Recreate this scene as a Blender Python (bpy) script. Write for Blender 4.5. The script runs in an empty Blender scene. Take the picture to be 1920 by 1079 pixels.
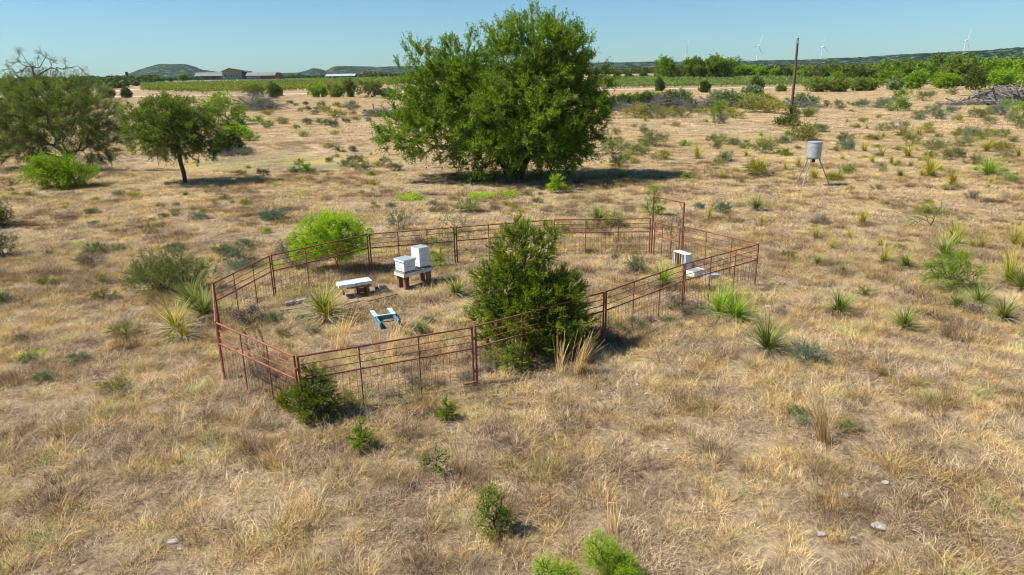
import bpy, math, random
import numpy as np
from mathutils import Vector, Matrix

SC = bpy.context.scene
COL = SC.collection
RNG = np.random.default_rng(7)

# ------------------------------------------------------------------ camera
HCAM = 7.0; PITCH = math.radians(17.4); ROLL = math.radians(-0.9); FPX = 1280.0
_RC = (Matrix.Rotation(math.pi/2 - PITCH, 3, 'X') @ Matrix.Rotation(ROLL, 3, 'Z'))
cam_d = bpy.data.cameras.new('camera'); cam = bpy.data.objects.new('camera', cam_d)
COL.objects.link(cam); SC.camera = cam
cam.matrix_world = Matrix.Translation((0, 0, HCAM)) @ _RC.to_4x4()
cam_d.sensor_width = 36.0; cam_d.lens = 36.0 * FPX / 1920.0
cam_d.clip_start = 0.1; cam_d.clip_end = 20000
RC = np.array(_RC)

# ------------------------------------------------------------------ noise / terrain
def _hash(i, j, s):
    h = (i * 374761393 + j * 668265263 + s * 1442695041) & 0x7fffffff
    h = ((h ^ (h >> 13)) * 1274126177) & 0x7fffffff
    return ((h ^ (h >> 16)) & 0xffff) / 65535.0
def vnoise(x, y, s=0):
    x = np.asarray(x, float); y = np.asarray(y, float)
    i = np.floor(x).astype(np.int64); j = np.floor(y).astype(np.int64)
    fx = x - i; fy = y - j
    fx = fx*fx*(3-2*fx); fy = fy*fy*(3-2*fy)
    a = _hash(i, j, s); b = _hash(i+1, j, s); c = _hash(i, j+1, s); d = _hash(i+1, j+1, s)
    return (a*(1-fx)+b*fx)*(1-fy) + (c*(1-fx)+d*fx)*fy
def fbm(x, y, s=0, o=3):
    t = 0; a = 1; n = 0
    for k in range(o):
        t = t + a*vnoise(x*2**k, y*2**k, s+k*17); n += a; a *= .5
    return t/n
def sst(a, b, x):
    t = np.clip((x-a)/(b-a), 0, 1); return t*t*(3-2*t)
POND = (-22.0, 66.0)
def pond_mask(x, y):
    dx = (x-POND[0])/19.0; dy = (y-POND[1])/13.0
    r = np.sqrt(dx*dx+dy*dy) + .35*(fbm(x/9, y/9, 5)-.5)
    return 1 - sst(.65, 1.1, r)
def terr(x, y):
    x = np.asarray(x, float); y = np.asarray(y, float)
    d = np.hypot(x, y)
    z = .10*(fbm(x/3.1, y/3.1, 1)-.5)*(1-sst(120, 260, d))
    z = z + .7*(vnoise(x/22, y/22, 2)-.5)*sst(30, 60, d)*(1-sst(140, 230, d))
    z = z - .75*pond_mask(x, y)
    z = z + 5.4*sst(285, 460, y + .12*x)
    return z
def ray(px, py):
    d = RC @ np.array([(px-960)/FPX, -(py-539.5)/FPX, -1.0]); return d/np.linalg.norm(d)
def g(px, py, dz=0.0):
    """ground point seen at a photo pixel"""
    d = ray(px, py); ts = 4*1.012**np.arange(0, 560)
    P = d[None]*ts[:, None]; h = P[:, 2]+HCAM - terr(P[:, 0], P[:, 1]) - dz
    k = np.nonzero(h < 0)[0]
    if len(k) == 0: t = 1500/ max(.1, math.hypot(d[0], d[1]))
    else:
        a, b = ts[max(0, k[0]-1)], ts[k[0]]
        for _ in range(25):
            m = (a+b)/2; p = d*m
            if p[2]+HCAM-float(terr(p[0], p[1]))-dz < 0: b = m
            else: a = m
        t = b
    p = d*t
    return np.array([p[0], p[1], float(terr(p[0], p[1]))])
def gz(px, py, z):
    d = ray(px, py); t = (z-HCAM)/d[2]; return np.array([d[0]*t, d[1]*t, z])
def mpp(p):
    """metres per photo pixel at a point"""
    v = RC.T @ (np.array(p) - np.array([0, 0, HCAM])); return -v[2]/FPX

# ------------------------------------------------------------------ mesh helpers
def mk(name, parts, mats, parent=None, loc=None, smooth=False):
    """parts: list of (V[n,3], F[m,k], material index, tint per face or None)"""
    me = bpy.data.meshes.new(name)
    vs = []; lv = []; ls = []; lt = []; mi = []; ti = []; off = 0; lo = 0
    for pt in parts:
        V, F = np.asarray(pt[0], float), np.asarray(pt[1], int)
        if len(F) == 0: continue
        m = pt[2] if len(pt) > 2 else 0
        t = pt[3] if len(pt) > 3 and pt[3] is not None else np.full(len(F), .5)
        vs.append(V); lv.append((F+off).ravel()); k = F.shape[1]
        ls.append(lo+np.arange(len(F))*k); lt.append(np.full(len(F), k)); mi.append(np.full(len(F), m))
        ti.append(np.broadcast_to(t, (len(F),))); off += len(V); lo += F.size
    V = np.concatenate(vs); LV = np.concatenate(lv)
    me.vertices.add(len(V)); me.vertices.foreach_set('co', V.astype(np.float32).ravel())
    me.loops.add(len(LV)); me.loops.foreach_set('vertex_index', LV.astype(np.int32))
    LS = np.concatenate(ls); me.polygons.add(len(LS))
    me.polygons.foreach_set('loop_start', LS.astype(np.int32))
    me.polygons.foreach_set('loop_total', np.concatenate(lt).astype(np.int32))
    for m in (mats if isinstance(mats, (list, tuple)) else [mats]): me.materials.append(m)
    me.polygons.foreach_set('material_index', np.concatenate(mi).astype(np.int32))
    me.update(calc_edges=True)
    a = me.attributes.new('tint', 'FLOAT', 'FACE'); a.data.foreach_set('value', np.concatenate(ti).astype(np.float32))
    me.polygons.foreach_set('use_smooth', np.full(len(LS), bool(smooth)))
    o = bpy.data.objects.new(name, me); COL.objects.link(o)
    if parent is not None: o.parent = parent
    if loc is not None: o.location = tuple(float(q) for q in loc)
    return o
def empty(name, loc=(0, 0, 0), rz=0.0):
    o = bpy.data.objects.new(name, None); COL.objects.link(o)
    o.location = tuple(float(q) for q in loc); o.rotation_euler = (0, 0, rz); o.empty_display_size = .2
    return o
def tag(o, label=None, cat=None, group=None, kind=None):
    if label: o['label'] = label
    if cat: o['category'] = cat
    if group: o['group'] = group
    if kind: o['kind'] = kind
    return o
def copy_thing(o, parent=None):
    c = o.copy(); COL.objects.link(c); c.parent = parent
    for ch in list(o.children): copy_thing(ch, c)
    return c
def kid(parent, ch): return ch

BOXF = np.array([[0,1,3,2],[4,6,7,5],[0,4,5,1],[2,3,7,6],[0,2,6,4],[1,5,7,3]])
def box(c, s, rz=0, R=None):
    """centre, full size, optional rotation"""
    q = np.array([[x, y, z] for x in (-.5, .5) for y in (-.5, .5) for z in (-.5, .5)]) * np.array(s)
    if R is None and rz: R = np.array(Matrix.Rotation(rz, 3, 'Z'))
    if R is not None: q = q @ np.array(R).T
    return q + np.array(c), BOXF
def join(*ps):
    V = []; F = []; o = 0
    for v, f in ps: V.append(v); F.append(np.asarray(f)+o); o += len(v)
    return np.concatenate(V), np.concatenate(F)
def cones(A, B, ra, rb, n=5):
    """truncated cones between point arrays"""
    A = np.atleast_2d(A).astype(float); B = np.atleast_2d(B).astype(float); m = len(A)
    ra = np.broadcast_to(ra, (m,)); rb = np.broadcast_to(rb, (m,))
    d = B-A; L = np.linalg.norm(d, axis=1, keepdims=True); d = d/np.maximum(L, 1e-9)
    ref = np.where(np.abs(d[:, 2:3]) > .9, np.array([[1., 0, 0]]), np.array([[0, 0, 1.]]))
    u = np.cross(d, ref); u /= np.linalg.norm(u, axis=1, keepdims=True); w = np.cross(d, u)
    th = np.arange(n)*2*math.pi/n
    ring = u[:, None]*np.cos(th)[None, :, None] + w[:, None]*np.sin(th)[None, :, None]
    V = np.concatenate([A[:, None]+ring*ra[:, None, None], B[:, None]+ring*rb[:, None, None]], axis=1)
    k = np.arange(n); k2 = (k+1) % n
    f = np.stack([k, k2, k2+n, k+n], 1)
    F = (f[None] + (np.arange(m)*2*n)[:, None, None]).reshape(-1, 4)
    return V.reshape(-1, 3), F
def rod(a, b, r, n=8, cap=True):
    V, F = cones([a], [b], r, r, n)
    if cap:
        V = np.concatenate([V, [a, b]]); k = np.arange(n); k2 = (k+1) % n
        F = np.concatenate([F, np.stack([k2, k, np.full(n, 2*n), np.full(n, 2*n)], 1)[:, [0, 1, 2, 2]]]) if False else F
    return V[:2*n], F
def tube(pts, rad, n=6):
    """one continuous tube along a polyline"""
    P = np.asarray(pts, float); m = len(P); rad = np.broadcast_to(rad, (m,))
    T = np.gradient(P, axis=0); T /= np.linalg.norm(T, axis=1, keepdims=True)
    ref = np.array([1., 0, 0]) if abs(T[0][2]) > .8 else np.array([0, 0, 1.])
    u = np.cross(T, ref); u /= np.linalg.norm(u, axis=1, keepdims=True); w = np.cross(T, u)
    th = np.arange(n)*2*math.pi/n
    V = P[:, None] + (u[:, None]*np.cos(th)[None, :, None] + w[:, None]*np.sin(th)[None, :, None])*rad[:, None, None]
    k = np.arange(n); k2 = (k+1) % n
    F = np.concatenate([np.stack([k+i*n, k2+i*n, k2+(i+1)*n, k+(i+1)*n], 1) for i in range(m-1)])
    return V.reshape(-1, 3), F
def lathe(prof, n=24):
    """profile [(r, z)]"""
    pr = np.array(prof, float); m = len(pr); th = np.arange(n)*2*math.pi/n
    V = np.stack([pr[:, None, 0]*np.cos(th), pr[:, None, 0]*np.sin(th), np.broadcast_to(pr[:, None, 1], (m, n))], -1)
    k = np.arange(n); k2 = (k+1) % n
    F = np.concatenate([np.stack([k+i*n, k2+i*n, k2+(i+1)*n, k+(i+1)*n], 1) for i in range(m-1)])
    return V.reshape(-1, 3), F
def rdir(rng, n):
    v = rng.normal(size=(n, 3)); return v/np.linalg.norm(v, axis=1, keepdims=True)
def leaves(P, D, L, W, rng, flat=.3):
    """leaf diamonds at P along D, length L, width W"""
    n = len(P); r = rdir(rng, n)
    D = D/np.maximum(np.linalg.norm(D, axis=1, keepdims=True), 1e-9)
    nn = r + np.array([0, 0, flat]); s = np.cross(D, nn); s /= np.maximum(np.linalg.norm(s, axis=1, keepdims=True), 1e-9)
    L = np.broadcast_to(L, (n,))[:, None]; W = np.broadcast_to(W, (n,))[:, None]
    V = np.stack([P, P+D*L*.5+s*W*.5, P+D*L, P+D*L*.5-s*W*.5], 1).reshape(-1, 3)
    return V, np.arange(4*n).reshape(n, 4)
def strips(P0, az, L, W, up, out, droop, segs, rng, taper=.15):
    """curved blades: root P0, heading az, rising `up` and running `out` (fractions of L), drooping"""
    n = len(P0); h = np.stack([np.cos(az), np.sin(az), np.zeros(n)], 1); s = np.stack([-np.sin(az), np.cos(az), np.zeros(n)], 1)
    tw = rng.uniform(-.9, .9, n)[:, None]; s = s*np.cos(tw) + np.array([[0, 0, 1.]])*np.sin(tw)*.6
    ts = np.linspace(0, 1, segs+1); V = []
    for t in ts:
        c = P0 + h*(L*out*t*(.45+.55*t))[:, None] + np.array([[0, 0, 1.]])*(L*(up*t-droop*t*t))[:, None]
        w = (np.broadcast_to(W, (n,))*(1-(1-taper)*t))[:, None]*.5
        V += [c-s*w, c+s*w]
    V = np.stack(V, 1); k = 2*(segs+1)
    f = np.array([[2*i, 2*i+1, 2*i+3, 2*i+2] for i in range(segs)])
    F = (f[None]+(np.arange(n)*k)[:, None, None]).reshape(-1, 4)
    return V.reshape(-1, 3), F

# ------------------------------------------------------------------ materials
def nmat(name):
    m = bpy.data.materials.new(name); m.use_nodes = True; nt = m.node_tree; nt.nodes.clear()
    return m, nt, nt.nodes, nt.links
def N(nt, t, **kw):
    n = nt.nodes.new(t)
    for k, v in kw.items():
        if k in n.inputs: n.inputs[k].default_value = v
        else: setattr(n, k, v)
    return n
def ramp(nt, cols, pos=None):
    n = nt.nodes.new('ShaderNodeValToRGB'); e = n.color_ramp.elements
    pos = pos or [i/(len(cols)-1) for i in range(len(cols))]
    while len(e) < len(cols): e.new(.5)
    for i, (c, p) in enumerate(zip(cols, pos)): e[i].position = p; e[i].color = (*c, 1)
    return n
def noise(nt, scale, detail=3, rough=.6, vec=None):
    n = nt.nodes.new('ShaderNodeTexNoise'); n.inputs['Scale'].default_value = scale
    n.inputs['Detail'].default_value = detail; n.inputs['Roughness'].default_value = rough
    if vec is not None: nt.links.new(vec, n.inputs['Vector'])
    return n
def math_(nt, op, a, b=None, clamp=False):
    n = nt.nodes.new('ShaderNodeMath'); n.operation = op; n.use_clamp = clamp
    for i, v in enumerate((a, b)):
        if v is None: continue
        if isinstance(v, (int, float)): n.inputs[i].default_value = v
        else: nt.links.new(v, n.inputs[i])
    return n.outputs[0]
def mixc(nt, f, a, b, mode='MIX'):
    n = nt.nodes.new('ShaderNodeMix'); n.data_type = 'RGBA'; n.blend_type = mode
    for k, v in ((0, f), (6, a), (7, b)):
        if isinstance(v, (int, float)): n.inputs[k].default_value = v
        elif isinstance(v, tuple): n.inputs[k].default_value = (*v, 1)
        else: nt.links.new(v, n.inputs[k])
    return n.outputs[2]
def leafmat(name, cols, trans=.3, rough=.55, var=.35, tcol=None):
    m, nt, nd, lk = nmat(name)
    at = N(nt, 'ShaderNodeAttribute', attribute_name='tint')
    oi = nd.new('ShaderNodeObjectInfo')
    r = ramp(nt, cols); lk.new(at.outputs['Fac'], r.inputs[0])
    k = math_(nt, 'ADD', math_(nt, 'MULTIPLY', oi.outputs['Random'], var), 1-var/2)
    c = mixc(nt, 1.0, r.outputs[0], k, 'MULTIPLY')
    # k is a float: feed it through combine
    b = nd.new('ShaderNodeBsdfPrincipled'); b.inputs['Roughness'].default_value = rough
    b.inputs['Specular IOR Level'].default_value = .15
    lk.new(c, b.inputs['Base Color'])
    t = nd.new('ShaderNodeBsdfTranslucent'); 
    tc = mixc(nt, 1.0, c, tcol or (1.3, 1.25, .55), 'MULTIPLY'); lk.new(tc, t.inputs['Color'])
    mx = nd.new('ShaderNodeMixShader'); mx.inputs[0].default_value = trans
    lk.new(b.outputs[0], mx.inputs[1]); lk.new(t.outputs[0], mx.inputs[2])
    o = nd.new('ShaderNodeOutputMaterial'); lk.new(mx.outputs[0], o.inputs[0])
    return m
def simple(name, c1, c2, scale=8, rough=.7, metal=0, bump=.0, c3=None, detail=5, coord='Object', stretch=None):
    m, nt, nd, lk = nmat(name)
    tc = nd.new('ShaderNodeTexCoord'); v = tc.outputs[coord]
    if stretch:
        mp = nd.new('ShaderNodeMapping'); mp.inputs['Scale'].default_value = stretch; lk.new(v, mp.inputs[0]); v = mp.outputs[0]
    n = noise(nt, scale, detail, .65, v)
    r = ramp(nt, [c1, c2] if c3 is None else [c1, c2, c3], [.35, .65] if c3 is None else [.3, .5, .68]); lk.new(n.outputs[0], r.inputs[0])
    b = nd.new('ShaderNodeBsdfPrincipled'); b.inputs['Roughness'].default_value = rough; b.inputs['Metallic'].default_value = metal
    b.inputs['Specular IOR Level'].default_value = .3
    lk.new(r.outputs[0], b.inputs['Base Color'])
    if bump:
        bp = nd.new('ShaderNodeBump'); bp.inputs['Strength'].default_value = bump; bp.inputs['Distance'].default_value = .02
        n2 = noise(nt, scale*3, 4, .6, v); lk.new(n2.outputs[0], bp.inputs['Height']); lk.new(bp.outputs[0], b.inputs['Normal'])
    o = nd.new('ShaderNodeOutputMaterial'); lk.new(b.outputs[0], o.inputs[0])
    return m

M = {}
M['bark'] = simple('bark', (.05, .04, .03), (.12, .10, .08), 6, .9, bump=.4)
M['greybark'] = simple('grey_bark', (.10, .09, .075), (.22, .19, .16), 6, .9)
M['deadwood'] = simple('dead_wood', (.10, .09, .08), (.27, .245, .215), 5, .9)
M['rust'] = simple('rusty_pipe', (.14, .047, .028), (.24, .085, .048), 7, .8, 0, c3=(.31, .135, .085))
M['redpaint'] = simple('red_oxide_paint', (.19, .05, .03), (.31, .095, .06), 5, .6, c3=(.38, .15, .10))
M['wire'] = simple('rusty_wire', (.10, .05, .035), (.18, .10, .07), 9, .7, .2)
M['white'] = simple('weathered_white_paint', (.55, .53, .47), (.72, .77, .78), 4, .6, c3=(.79, .83, .85), detail=8)
M['whiteold'] = simple('peeling_white_paint', (.42, .36, .29), (.70, .69, .66), 7, .7, c3=(.78, .77, .75), detail=8)
M['greylid'] = simple('dull_metal_lid', (.33, .36, .37), (.46, .49, .50), 5, .5, .3)
M['post'] = simple('brown_timber', (.10, .05, .025), (.24, .13, .06), 6, .85, c3=(.32, .2, .10), stretch=(1, 1, .25))
M['greywood'] = simple('grey_board', (.20, .18, .15), (.38, .35, .31), 6, .9, stretch=(.3, 1, 1))
M['blue'] = simple('faded_blue_paint', (.03, .15, .21), (.06, .23, .30), 9, .75, c3=(.22, .35, .38))
M['bluelight'] = simple('pale_blue_paint', (.34, .50, .54), (.55, .66, .68), 9, .6)
M['black'] = simple('black_plastic', (.02, .02, .02), (.04, .04, .045), 5, .5)
M['galv'] = simple('galvanised_steel', (.29, .33, .33), (.40, .44, .44), 3, .5, .3, c3=(.47, .49, .48))
M['legs'] = simple('dull_green_leg_paint', (.20, .25, .20), (.38, .42, .36), 5, .6, .2)
M['pole'] = simple('creosoted_pole', (.07, .045, .03), (.15, .10, .07), 3, .9, stretch=(1, 1, .1))
M['turb'] = simple('turbine_white', (.78, .79, .8), (.82, .82, .83), 1, .4)
M['stone'] = simple('limestone', (.26, .22, .18), (.46, .42, .37), 9, .95, c3=(.56, .53, .49), bump=.8)
M['frames'] = simple('comb_wood', (.25, .15, .07), (.45, .30, .16), 9, .8)
M['road'] = simple('caliche_road', (.52, .42, .30), (.66, .56, .43), .3, .95, coord='Object')
M['oak'] = leafmat('oak_leaf', [(0.073, 0.134, 0.01), (0.161, 0.274, 0.016), (0.303, 0.422, 0.033)], 0.36)
M['oak2'] = leafmat('small_oak_leaf', [(0.081, 0.139, 0.019), (0.174, 0.269, 0.03), (0.32, 0.42, 0.053)], 0.36)
M['mesq'] = leafmat('thorny_tree_leaf', [(0.1, 0.142, 0.023), (0.178, 0.244, 0.037), (0.304, 0.377, 0.072)], 0.35)
M['bright'] = leafmat('bright_feathery_leaf', [(0.189, 0.333, 0.01), (0.351, 0.531, 0.02), (0.527, 0.663, 0.05)], .5)
M['brightd'] = leafmat('fresh_green_leaf', [(0.11, 0.212, 0.01), (0.218, 0.359, 0.019), (0.373, 0.496, 0.041)], .4)
M['cedar'] = leafmat('cedar_spray', [(0.088, 0.149, 0.009), (0.216, 0.302, 0.015), (0.433, 0.47, 0.033)], 0.34)
M['darkgr'] = leafmat('dark_shrub_leaf', [(0.05, 0.072, 0.015), (0.103, 0.138, 0.024), (0.184, 0.217, 0.043)], .2)
M['green'] = leafmat('shrub_leaf', [(0.101, 0.158, 0.018), (0.194, 0.264, 0.028), (0.328, 0.383, 0.059)], .3)
M['olive'] = leafmat('olive_shrub_leaf', [(0.15, 0.156, 0.022), (0.263, 0.258, 0.035), (0.4, 0.36, 0.06)], .3)
M['sage'] = leafmat('grey_green_leaf', [(0.121, 0.168, 0.06), (0.209, 0.269, 0.102), (0.308, 0.37, 0.162)], .25, tcol=(1, 1, .8))
M['teal'] = leafmat('blue_green_leaf', [(0.079, 0.15, 0.07), (0.157, 0.255, 0.133), (0.266, 0.37, 0.209)], .25, tcol=(1, 1, .8))
M['yel'] = leafmat('yellow_green_leaf', [(0.218, 0.22, 0.018), (0.38, 0.352, 0.03), (0.552, 0.473, 0.07)], .4)
M['drybush'] = leafmat('dry_brush_stem', [(0.203, 0.154, 0.105), (0.365, 0.28, 0.182), (0.54, 0.448, 0.308)], .15, tcol=(1, 1, .9))
M['yucca'] = leafmat('yucca_blade', [(0.101, 0.14, 0.028), (0.213, 0.26, 0.052), (0.448, 0.45, 0.159)], .25)
M['yuccay'] = leafmat('yellowing_yucca_blade', [(0.221, 0.216, 0.025), (0.403, 0.372, 0.05), (0.65, 0.552, 0.13)], .3)
M['yuccab'] = leafmat('bright_yucca_blade', [(0.12, 0.22, 0.015), (0.228, 0.363, 0.03), (0.408, 0.506, 0.08)], .3)
M['yuccad'] = leafmat('dried_yucca_blade', [(.26, .20, .12), (.42, .34, .22), (.56, .48, .34)], .15, tcol=(1, 1, .9))
M['vine'] = leafmat('vine_leaf', [(0.106, 0.162, 0.012), (0.212, 0.283, 0.02), (0.34, 0.384, 0.04)], .35)
M['vine2'] = leafmat('vine_leaf_deep', [(.085, .18, .035), (.16, .29, .06), (.26, .40, .10)], .35)
M['straw'] = leafmat('tall_straw', [(0.483, 0.3, 0.112), (0.713, 0.46, 0.192), (0.8, 0.62, 0.288)], .3, tcol=(1, 1, .9))

POSN = None
def patch_colors(nt):
    """shared large-scale patches of the pasture, in world position"""
    nd, lk = nt.nodes, nt.links
    ge = nd.new('ShaderNodeNewGeometry'); p = ge.outputs['Position']
    n1 = noise(nt, .35, 4, .65, p); n2 = noise(nt, .055, 3, .6, p)
    return p, n1.outputs[0], n2.outputs[0]
def grassmat(name, base, trans=.22, pat=.9):
    m, nt, nd, lk = nmat(name)
    p, a, b = patch_colors(nt)
    at = N(nt, 'ShaderNodeAttribute', attribute_name='tint'); oi = nd.new('ShaderNodeObjectInfo')
    s = math_(nt, 'ADD', at.outputs['Fac'], math_(nt, 'MULTIPLY', math_(nt, 'SUBTRACT', a, .5), pat))
    s = math_(nt, 'ADD', s, math_(nt, 'MULTIPLY', math_(nt, 'SUBTRACT', oi.outputs['Random'], .5), .35), True)
    r = ramp(nt, base); lk.new(s, r.inputs[0])
    k = math_(nt, 'ADD', math_(nt, 'MULTIPLY', b, .7), .66)
    nb = noise(nt, 1.5, 3, .7, p); k = math_(nt, 'MULTIPLY', k, math_(nt, 'ADD', math_(nt, 'MULTIPLY', math_(nt, 'SUBTRACT', nb.outputs[0], .5), 1.6), 1.0))
    k = math_(nt, 'MAXIMUM', k, .35)
    nh = noise(nt, .7, 3, .6, p); hr = ramp(nt, [(1.04, .98, .95), (1.02, .98, .84), (1.12, .98, .66), (.92, 1.0, .66)], [.34, .48, .56, .66]); lk.new(nh.outputs[0], hr.inputs[0])
    c = mixc(nt, 1.0, mixc(nt, 1.0, r.outputs[0], k, 'MULTIPLY'), hr.outputs[0], 'MULTIPLY')
    bs = nd.new('ShaderNodeBsdfDiffuse'); lk.new(c, bs.inputs[0])
    t = nd.new('ShaderNodeBsdfTranslucent'); lk.new(c, t.inputs[0])
    mx = nd.new('ShaderNodeMixShader'); mx.inputs[0].default_value = trans
    lk.new(bs.outputs[0], mx.inputs[1]); lk.new(t.outputs[0], mx.inputs[2])
    o = nd.new('ShaderNodeOutputMaterial'); lk.new(mx.outputs[0], o.inputs[0])
    return m
M['grass'] = grassmat('dry_grass_blade', [(.14, .095, .062), (.32, .24, .155), (.515, .405, .27), (.68, .55, .36), (.76, .66, .48)])
M['grassg'] = grassmat('greenish_grass_blade', [(.16, .15, .06), (.26, .24, .08), (.38, .33, .13), (.45, .38, .2)])
M['grassf'] = grassmat('pale_pasture_blade', [(.20, .14, .09), (.38, .29, .19), (.575, .46, .305), (.72, .60, .405), (.79, .68, .49)])
M['weed'] = grassmat('brown_brush_blade', [(.10, .065, .045), (.20, .135, .09), (.32, .23, .155), (.44, .34, .24)])
SKYTINT=(.58,.85,1.04,1); SKYS=.077; SUNE=5.0; EXPO=.6; HAZE=float(4.2e-5); HAZEC=(.62,.9,1.0,1)
# ------------------------------------------------------------------ world, sun
EL = math.radians(52); SUNV = Vector((-.99*math.cos(EL), -.10*math.cos(EL), math.sin(EL))).normalized()
w = bpy.data.worlds.new('World'); SC.world = w; w.use_nodes = True; nt = w.node_tree; nt.nodes.clear()
sk = nt.nodes.new('ShaderNodeTexSky'); sk.sky_type = 'NISHITA'; sk.sun_disc = False
sk.sun_elevation = EL; sk.sun_rotation = math.atan2(SUNV.x, SUNV.y); sk.altitude = 400; sk.air_density = 1.0; sk.dust_density = .35; sk.ozone_density = 1.6
hs = nt.nodes.new('ShaderNodeMix'); hs.data_type = 'RGBA'; hs.blend_type = 'MULTIPLY'; hs.inputs[0].default_value = 1
hs.inputs[7].default_value = SKYTINT
nt.links.new(sk.outputs[0], hs.inputs[6])
bg = nt.nodes.new('ShaderNodeBackground'); bg.inputs[1].default_value = SKYS; nt.links.new(hs.outputs[2], bg.inputs[0])
ow = nt.nodes.new('ShaderNodeOutputWorld'); nt.links.new(bg.outputs[0], ow.inputs[0])
sl = bpy.data.lights.new('sun', 'SUN'); sl.energy = SUNE; sl.angle = math.radians(.55); sl.color = (1, .95, .86)
so = bpy.data.objects.new('sun', sl); COL.objects.link(so); so.rotation_euler = SUNV.to_track_quat('Z', 'Y').to_euler()
so.location = (-30, -10, 60)
SC.view_settings.view_transform = 'Standard'; SC.view_settings.look = 'None'; SC.view_settings.exposure = EXPO; SC.view_settings.gamma = 1
SC.cycles.max_bounces = 7; SC.cycles.diffuse_bounces = 3; SC.cycles.transmission_bounces = 4; SC.cycles.transparent_max_bounces = 4
SC.cycles.volume_bounces = 0; SC.cycles.pixel_filter_type = 'BLACKMAN_HARRIS'; SC.cycles.filter_width = 1.05
SC.cycles.use_adaptive_sampling = True; SC.cycles.adaptive_threshold = .02

# ------------------------------------------------------------------ ground sheet (polar grid)
na, nr = 760, 520
ang = np.radians(np.linspace(-115, 115, na)); rr = 2.0*(9000/2.0)**(np.linspace(0, 1, nr)**.92)
A_, R_ = np.meshgrid(ang, rr); X = R_*np.sin(A_); Y = R_*np.cos(A_)
X[0], Y[0] = X[0]*0, Y[0]*0-2
Z = terr(X, Y) + .05*(fbm(X/.7, Y/.7, 9)-.5)*(R_ < 60)
V = np.stack([X, Y, Z], -1).reshape(-1, 3)
i = np.arange(nr-1)[:, None]*na + np.arange(na-1)[None]
F = np.stack([i, i+1, i+1+na, i+na], -1).reshape(-1, 4)[:, ::-1]
# back sector, coarse, so that the sheet closes behind the camera
m, nt, nd, lk = nmat('pasture_ground')
p, a, b = patch_colors(nt)
n3 = noise(nt, 9, 6, .75, p); n4 = noise(nt, 1.7, 4, .7, p)
s = math_(nt, 'ADD', math_(nt, 'MULTIPLY', n3.outputs[0], .85), math_(nt, 'MULTIPLY', n4.outputs[0], .45))
s = math_(nt, 'ADD', s, math_(nt, 'MULTIPLY', math_(nt, 'SUBTRACT', a, .5), .55))
r = ramp(nt, [(.10, .065, .04), (.215, .152, .096), (.37, .275, .175), (.55, .42, .275)], [.42, .56, .70, .88]); lk.new(s, r.inputs[0])
nso = noise(nt, .16, 4, .7, p)
soil = ramp(nt, [(0, 0, 0), (1, 1, 1)], [.56, .64]); lk.new(nso.outputs[0], soil.inputs[0])
rs = ramp(nt, [(.29, .185, .115), (.45, .315, .21)], [.4, .65]); lk.new(n4.outputs[0], rs.inputs[0])
c = mixc(nt, math_(nt, 'MULTIPLY', soil.outputs[0], .7), r.outputs[0], rs.outputs[0])
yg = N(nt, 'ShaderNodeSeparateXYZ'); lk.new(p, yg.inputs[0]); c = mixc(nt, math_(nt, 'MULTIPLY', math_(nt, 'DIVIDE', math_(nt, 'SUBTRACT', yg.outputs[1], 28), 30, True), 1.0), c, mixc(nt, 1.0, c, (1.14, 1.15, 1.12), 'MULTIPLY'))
# dry pond bed: yellow-green crust and grey-green mud
sp = nd.new('ShaderNodeSeparateXYZ'); lk.new(p, sp.inputs[0])
dx = math_(nt, 'DIVIDE', math_(nt, 'SUBTRACT', sp.outputs[0], POND[0]), 15.0); dy = math_(nt, 'DIVIDE', math_(nt, 'SUBTRACT', sp.outputs[1], POND[1]), 9.5)
rad = math_(nt, 'SQRT', math_(nt, 'ADD', math_(nt, 'MULTIPLY', dx, dx), math_(nt, 'MULTIPLY', dy, dy)))
npn = noise(nt, .25, 5, .65, p)
rad = math_(nt, 'ADD', rad, math_(nt, 'MULTIPLY', math_(nt, 'SUBTRACT', npn.outputs[0], .5), 1.3))
pm = ramp(nt, [(1, 1, 1), (0, 0, 0)], [.6, .95]); lk.new(rad, pm.inputs[0])
np2 = noise(nt, .13, 4, .6, p)
pc = ramp(nt, [(.20, .20, .12), (.27, .25, .14), (.42, .33, .08), (.40, .30, .13)], [.38, .48, .56, .7]); lk.new(np2.outputs[0], pc.inputs[0])
c = mixc(nt, math_(nt, 'MULTIPLY', pm.outputs[0], .8), c, pc.outputs[0])
# wooded far land
fm = ramp(nt, [(0, 0, 0), (1, 1, 1)], [.0, 1]); fd = math_(nt, 'DIVIDE', math_(nt, 'SUBTRACT', sp.outputs[1], 560), 60, True); lk.new(fd, fm.inputs[0])
nf = noise(nt, .05, 5, .7, p); fr = ramp(nt, [(.03, .05, .02), (.06, .085, .03), (.12, .12, .06)], [.4, .55, .75]); lk.new(nf.outputs[0], fr.inputs[0])
c = mixc(nt, fm.outputs[0], c, fr.outputs[0])
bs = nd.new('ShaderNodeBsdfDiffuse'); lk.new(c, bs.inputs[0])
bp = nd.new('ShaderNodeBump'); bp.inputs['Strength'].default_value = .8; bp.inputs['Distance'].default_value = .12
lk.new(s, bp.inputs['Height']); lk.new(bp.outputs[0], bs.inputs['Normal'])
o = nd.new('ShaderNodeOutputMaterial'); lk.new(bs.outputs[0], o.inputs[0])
tag(mk('ground', [(V, F)], m, smooth=True), kind='structure')

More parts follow.
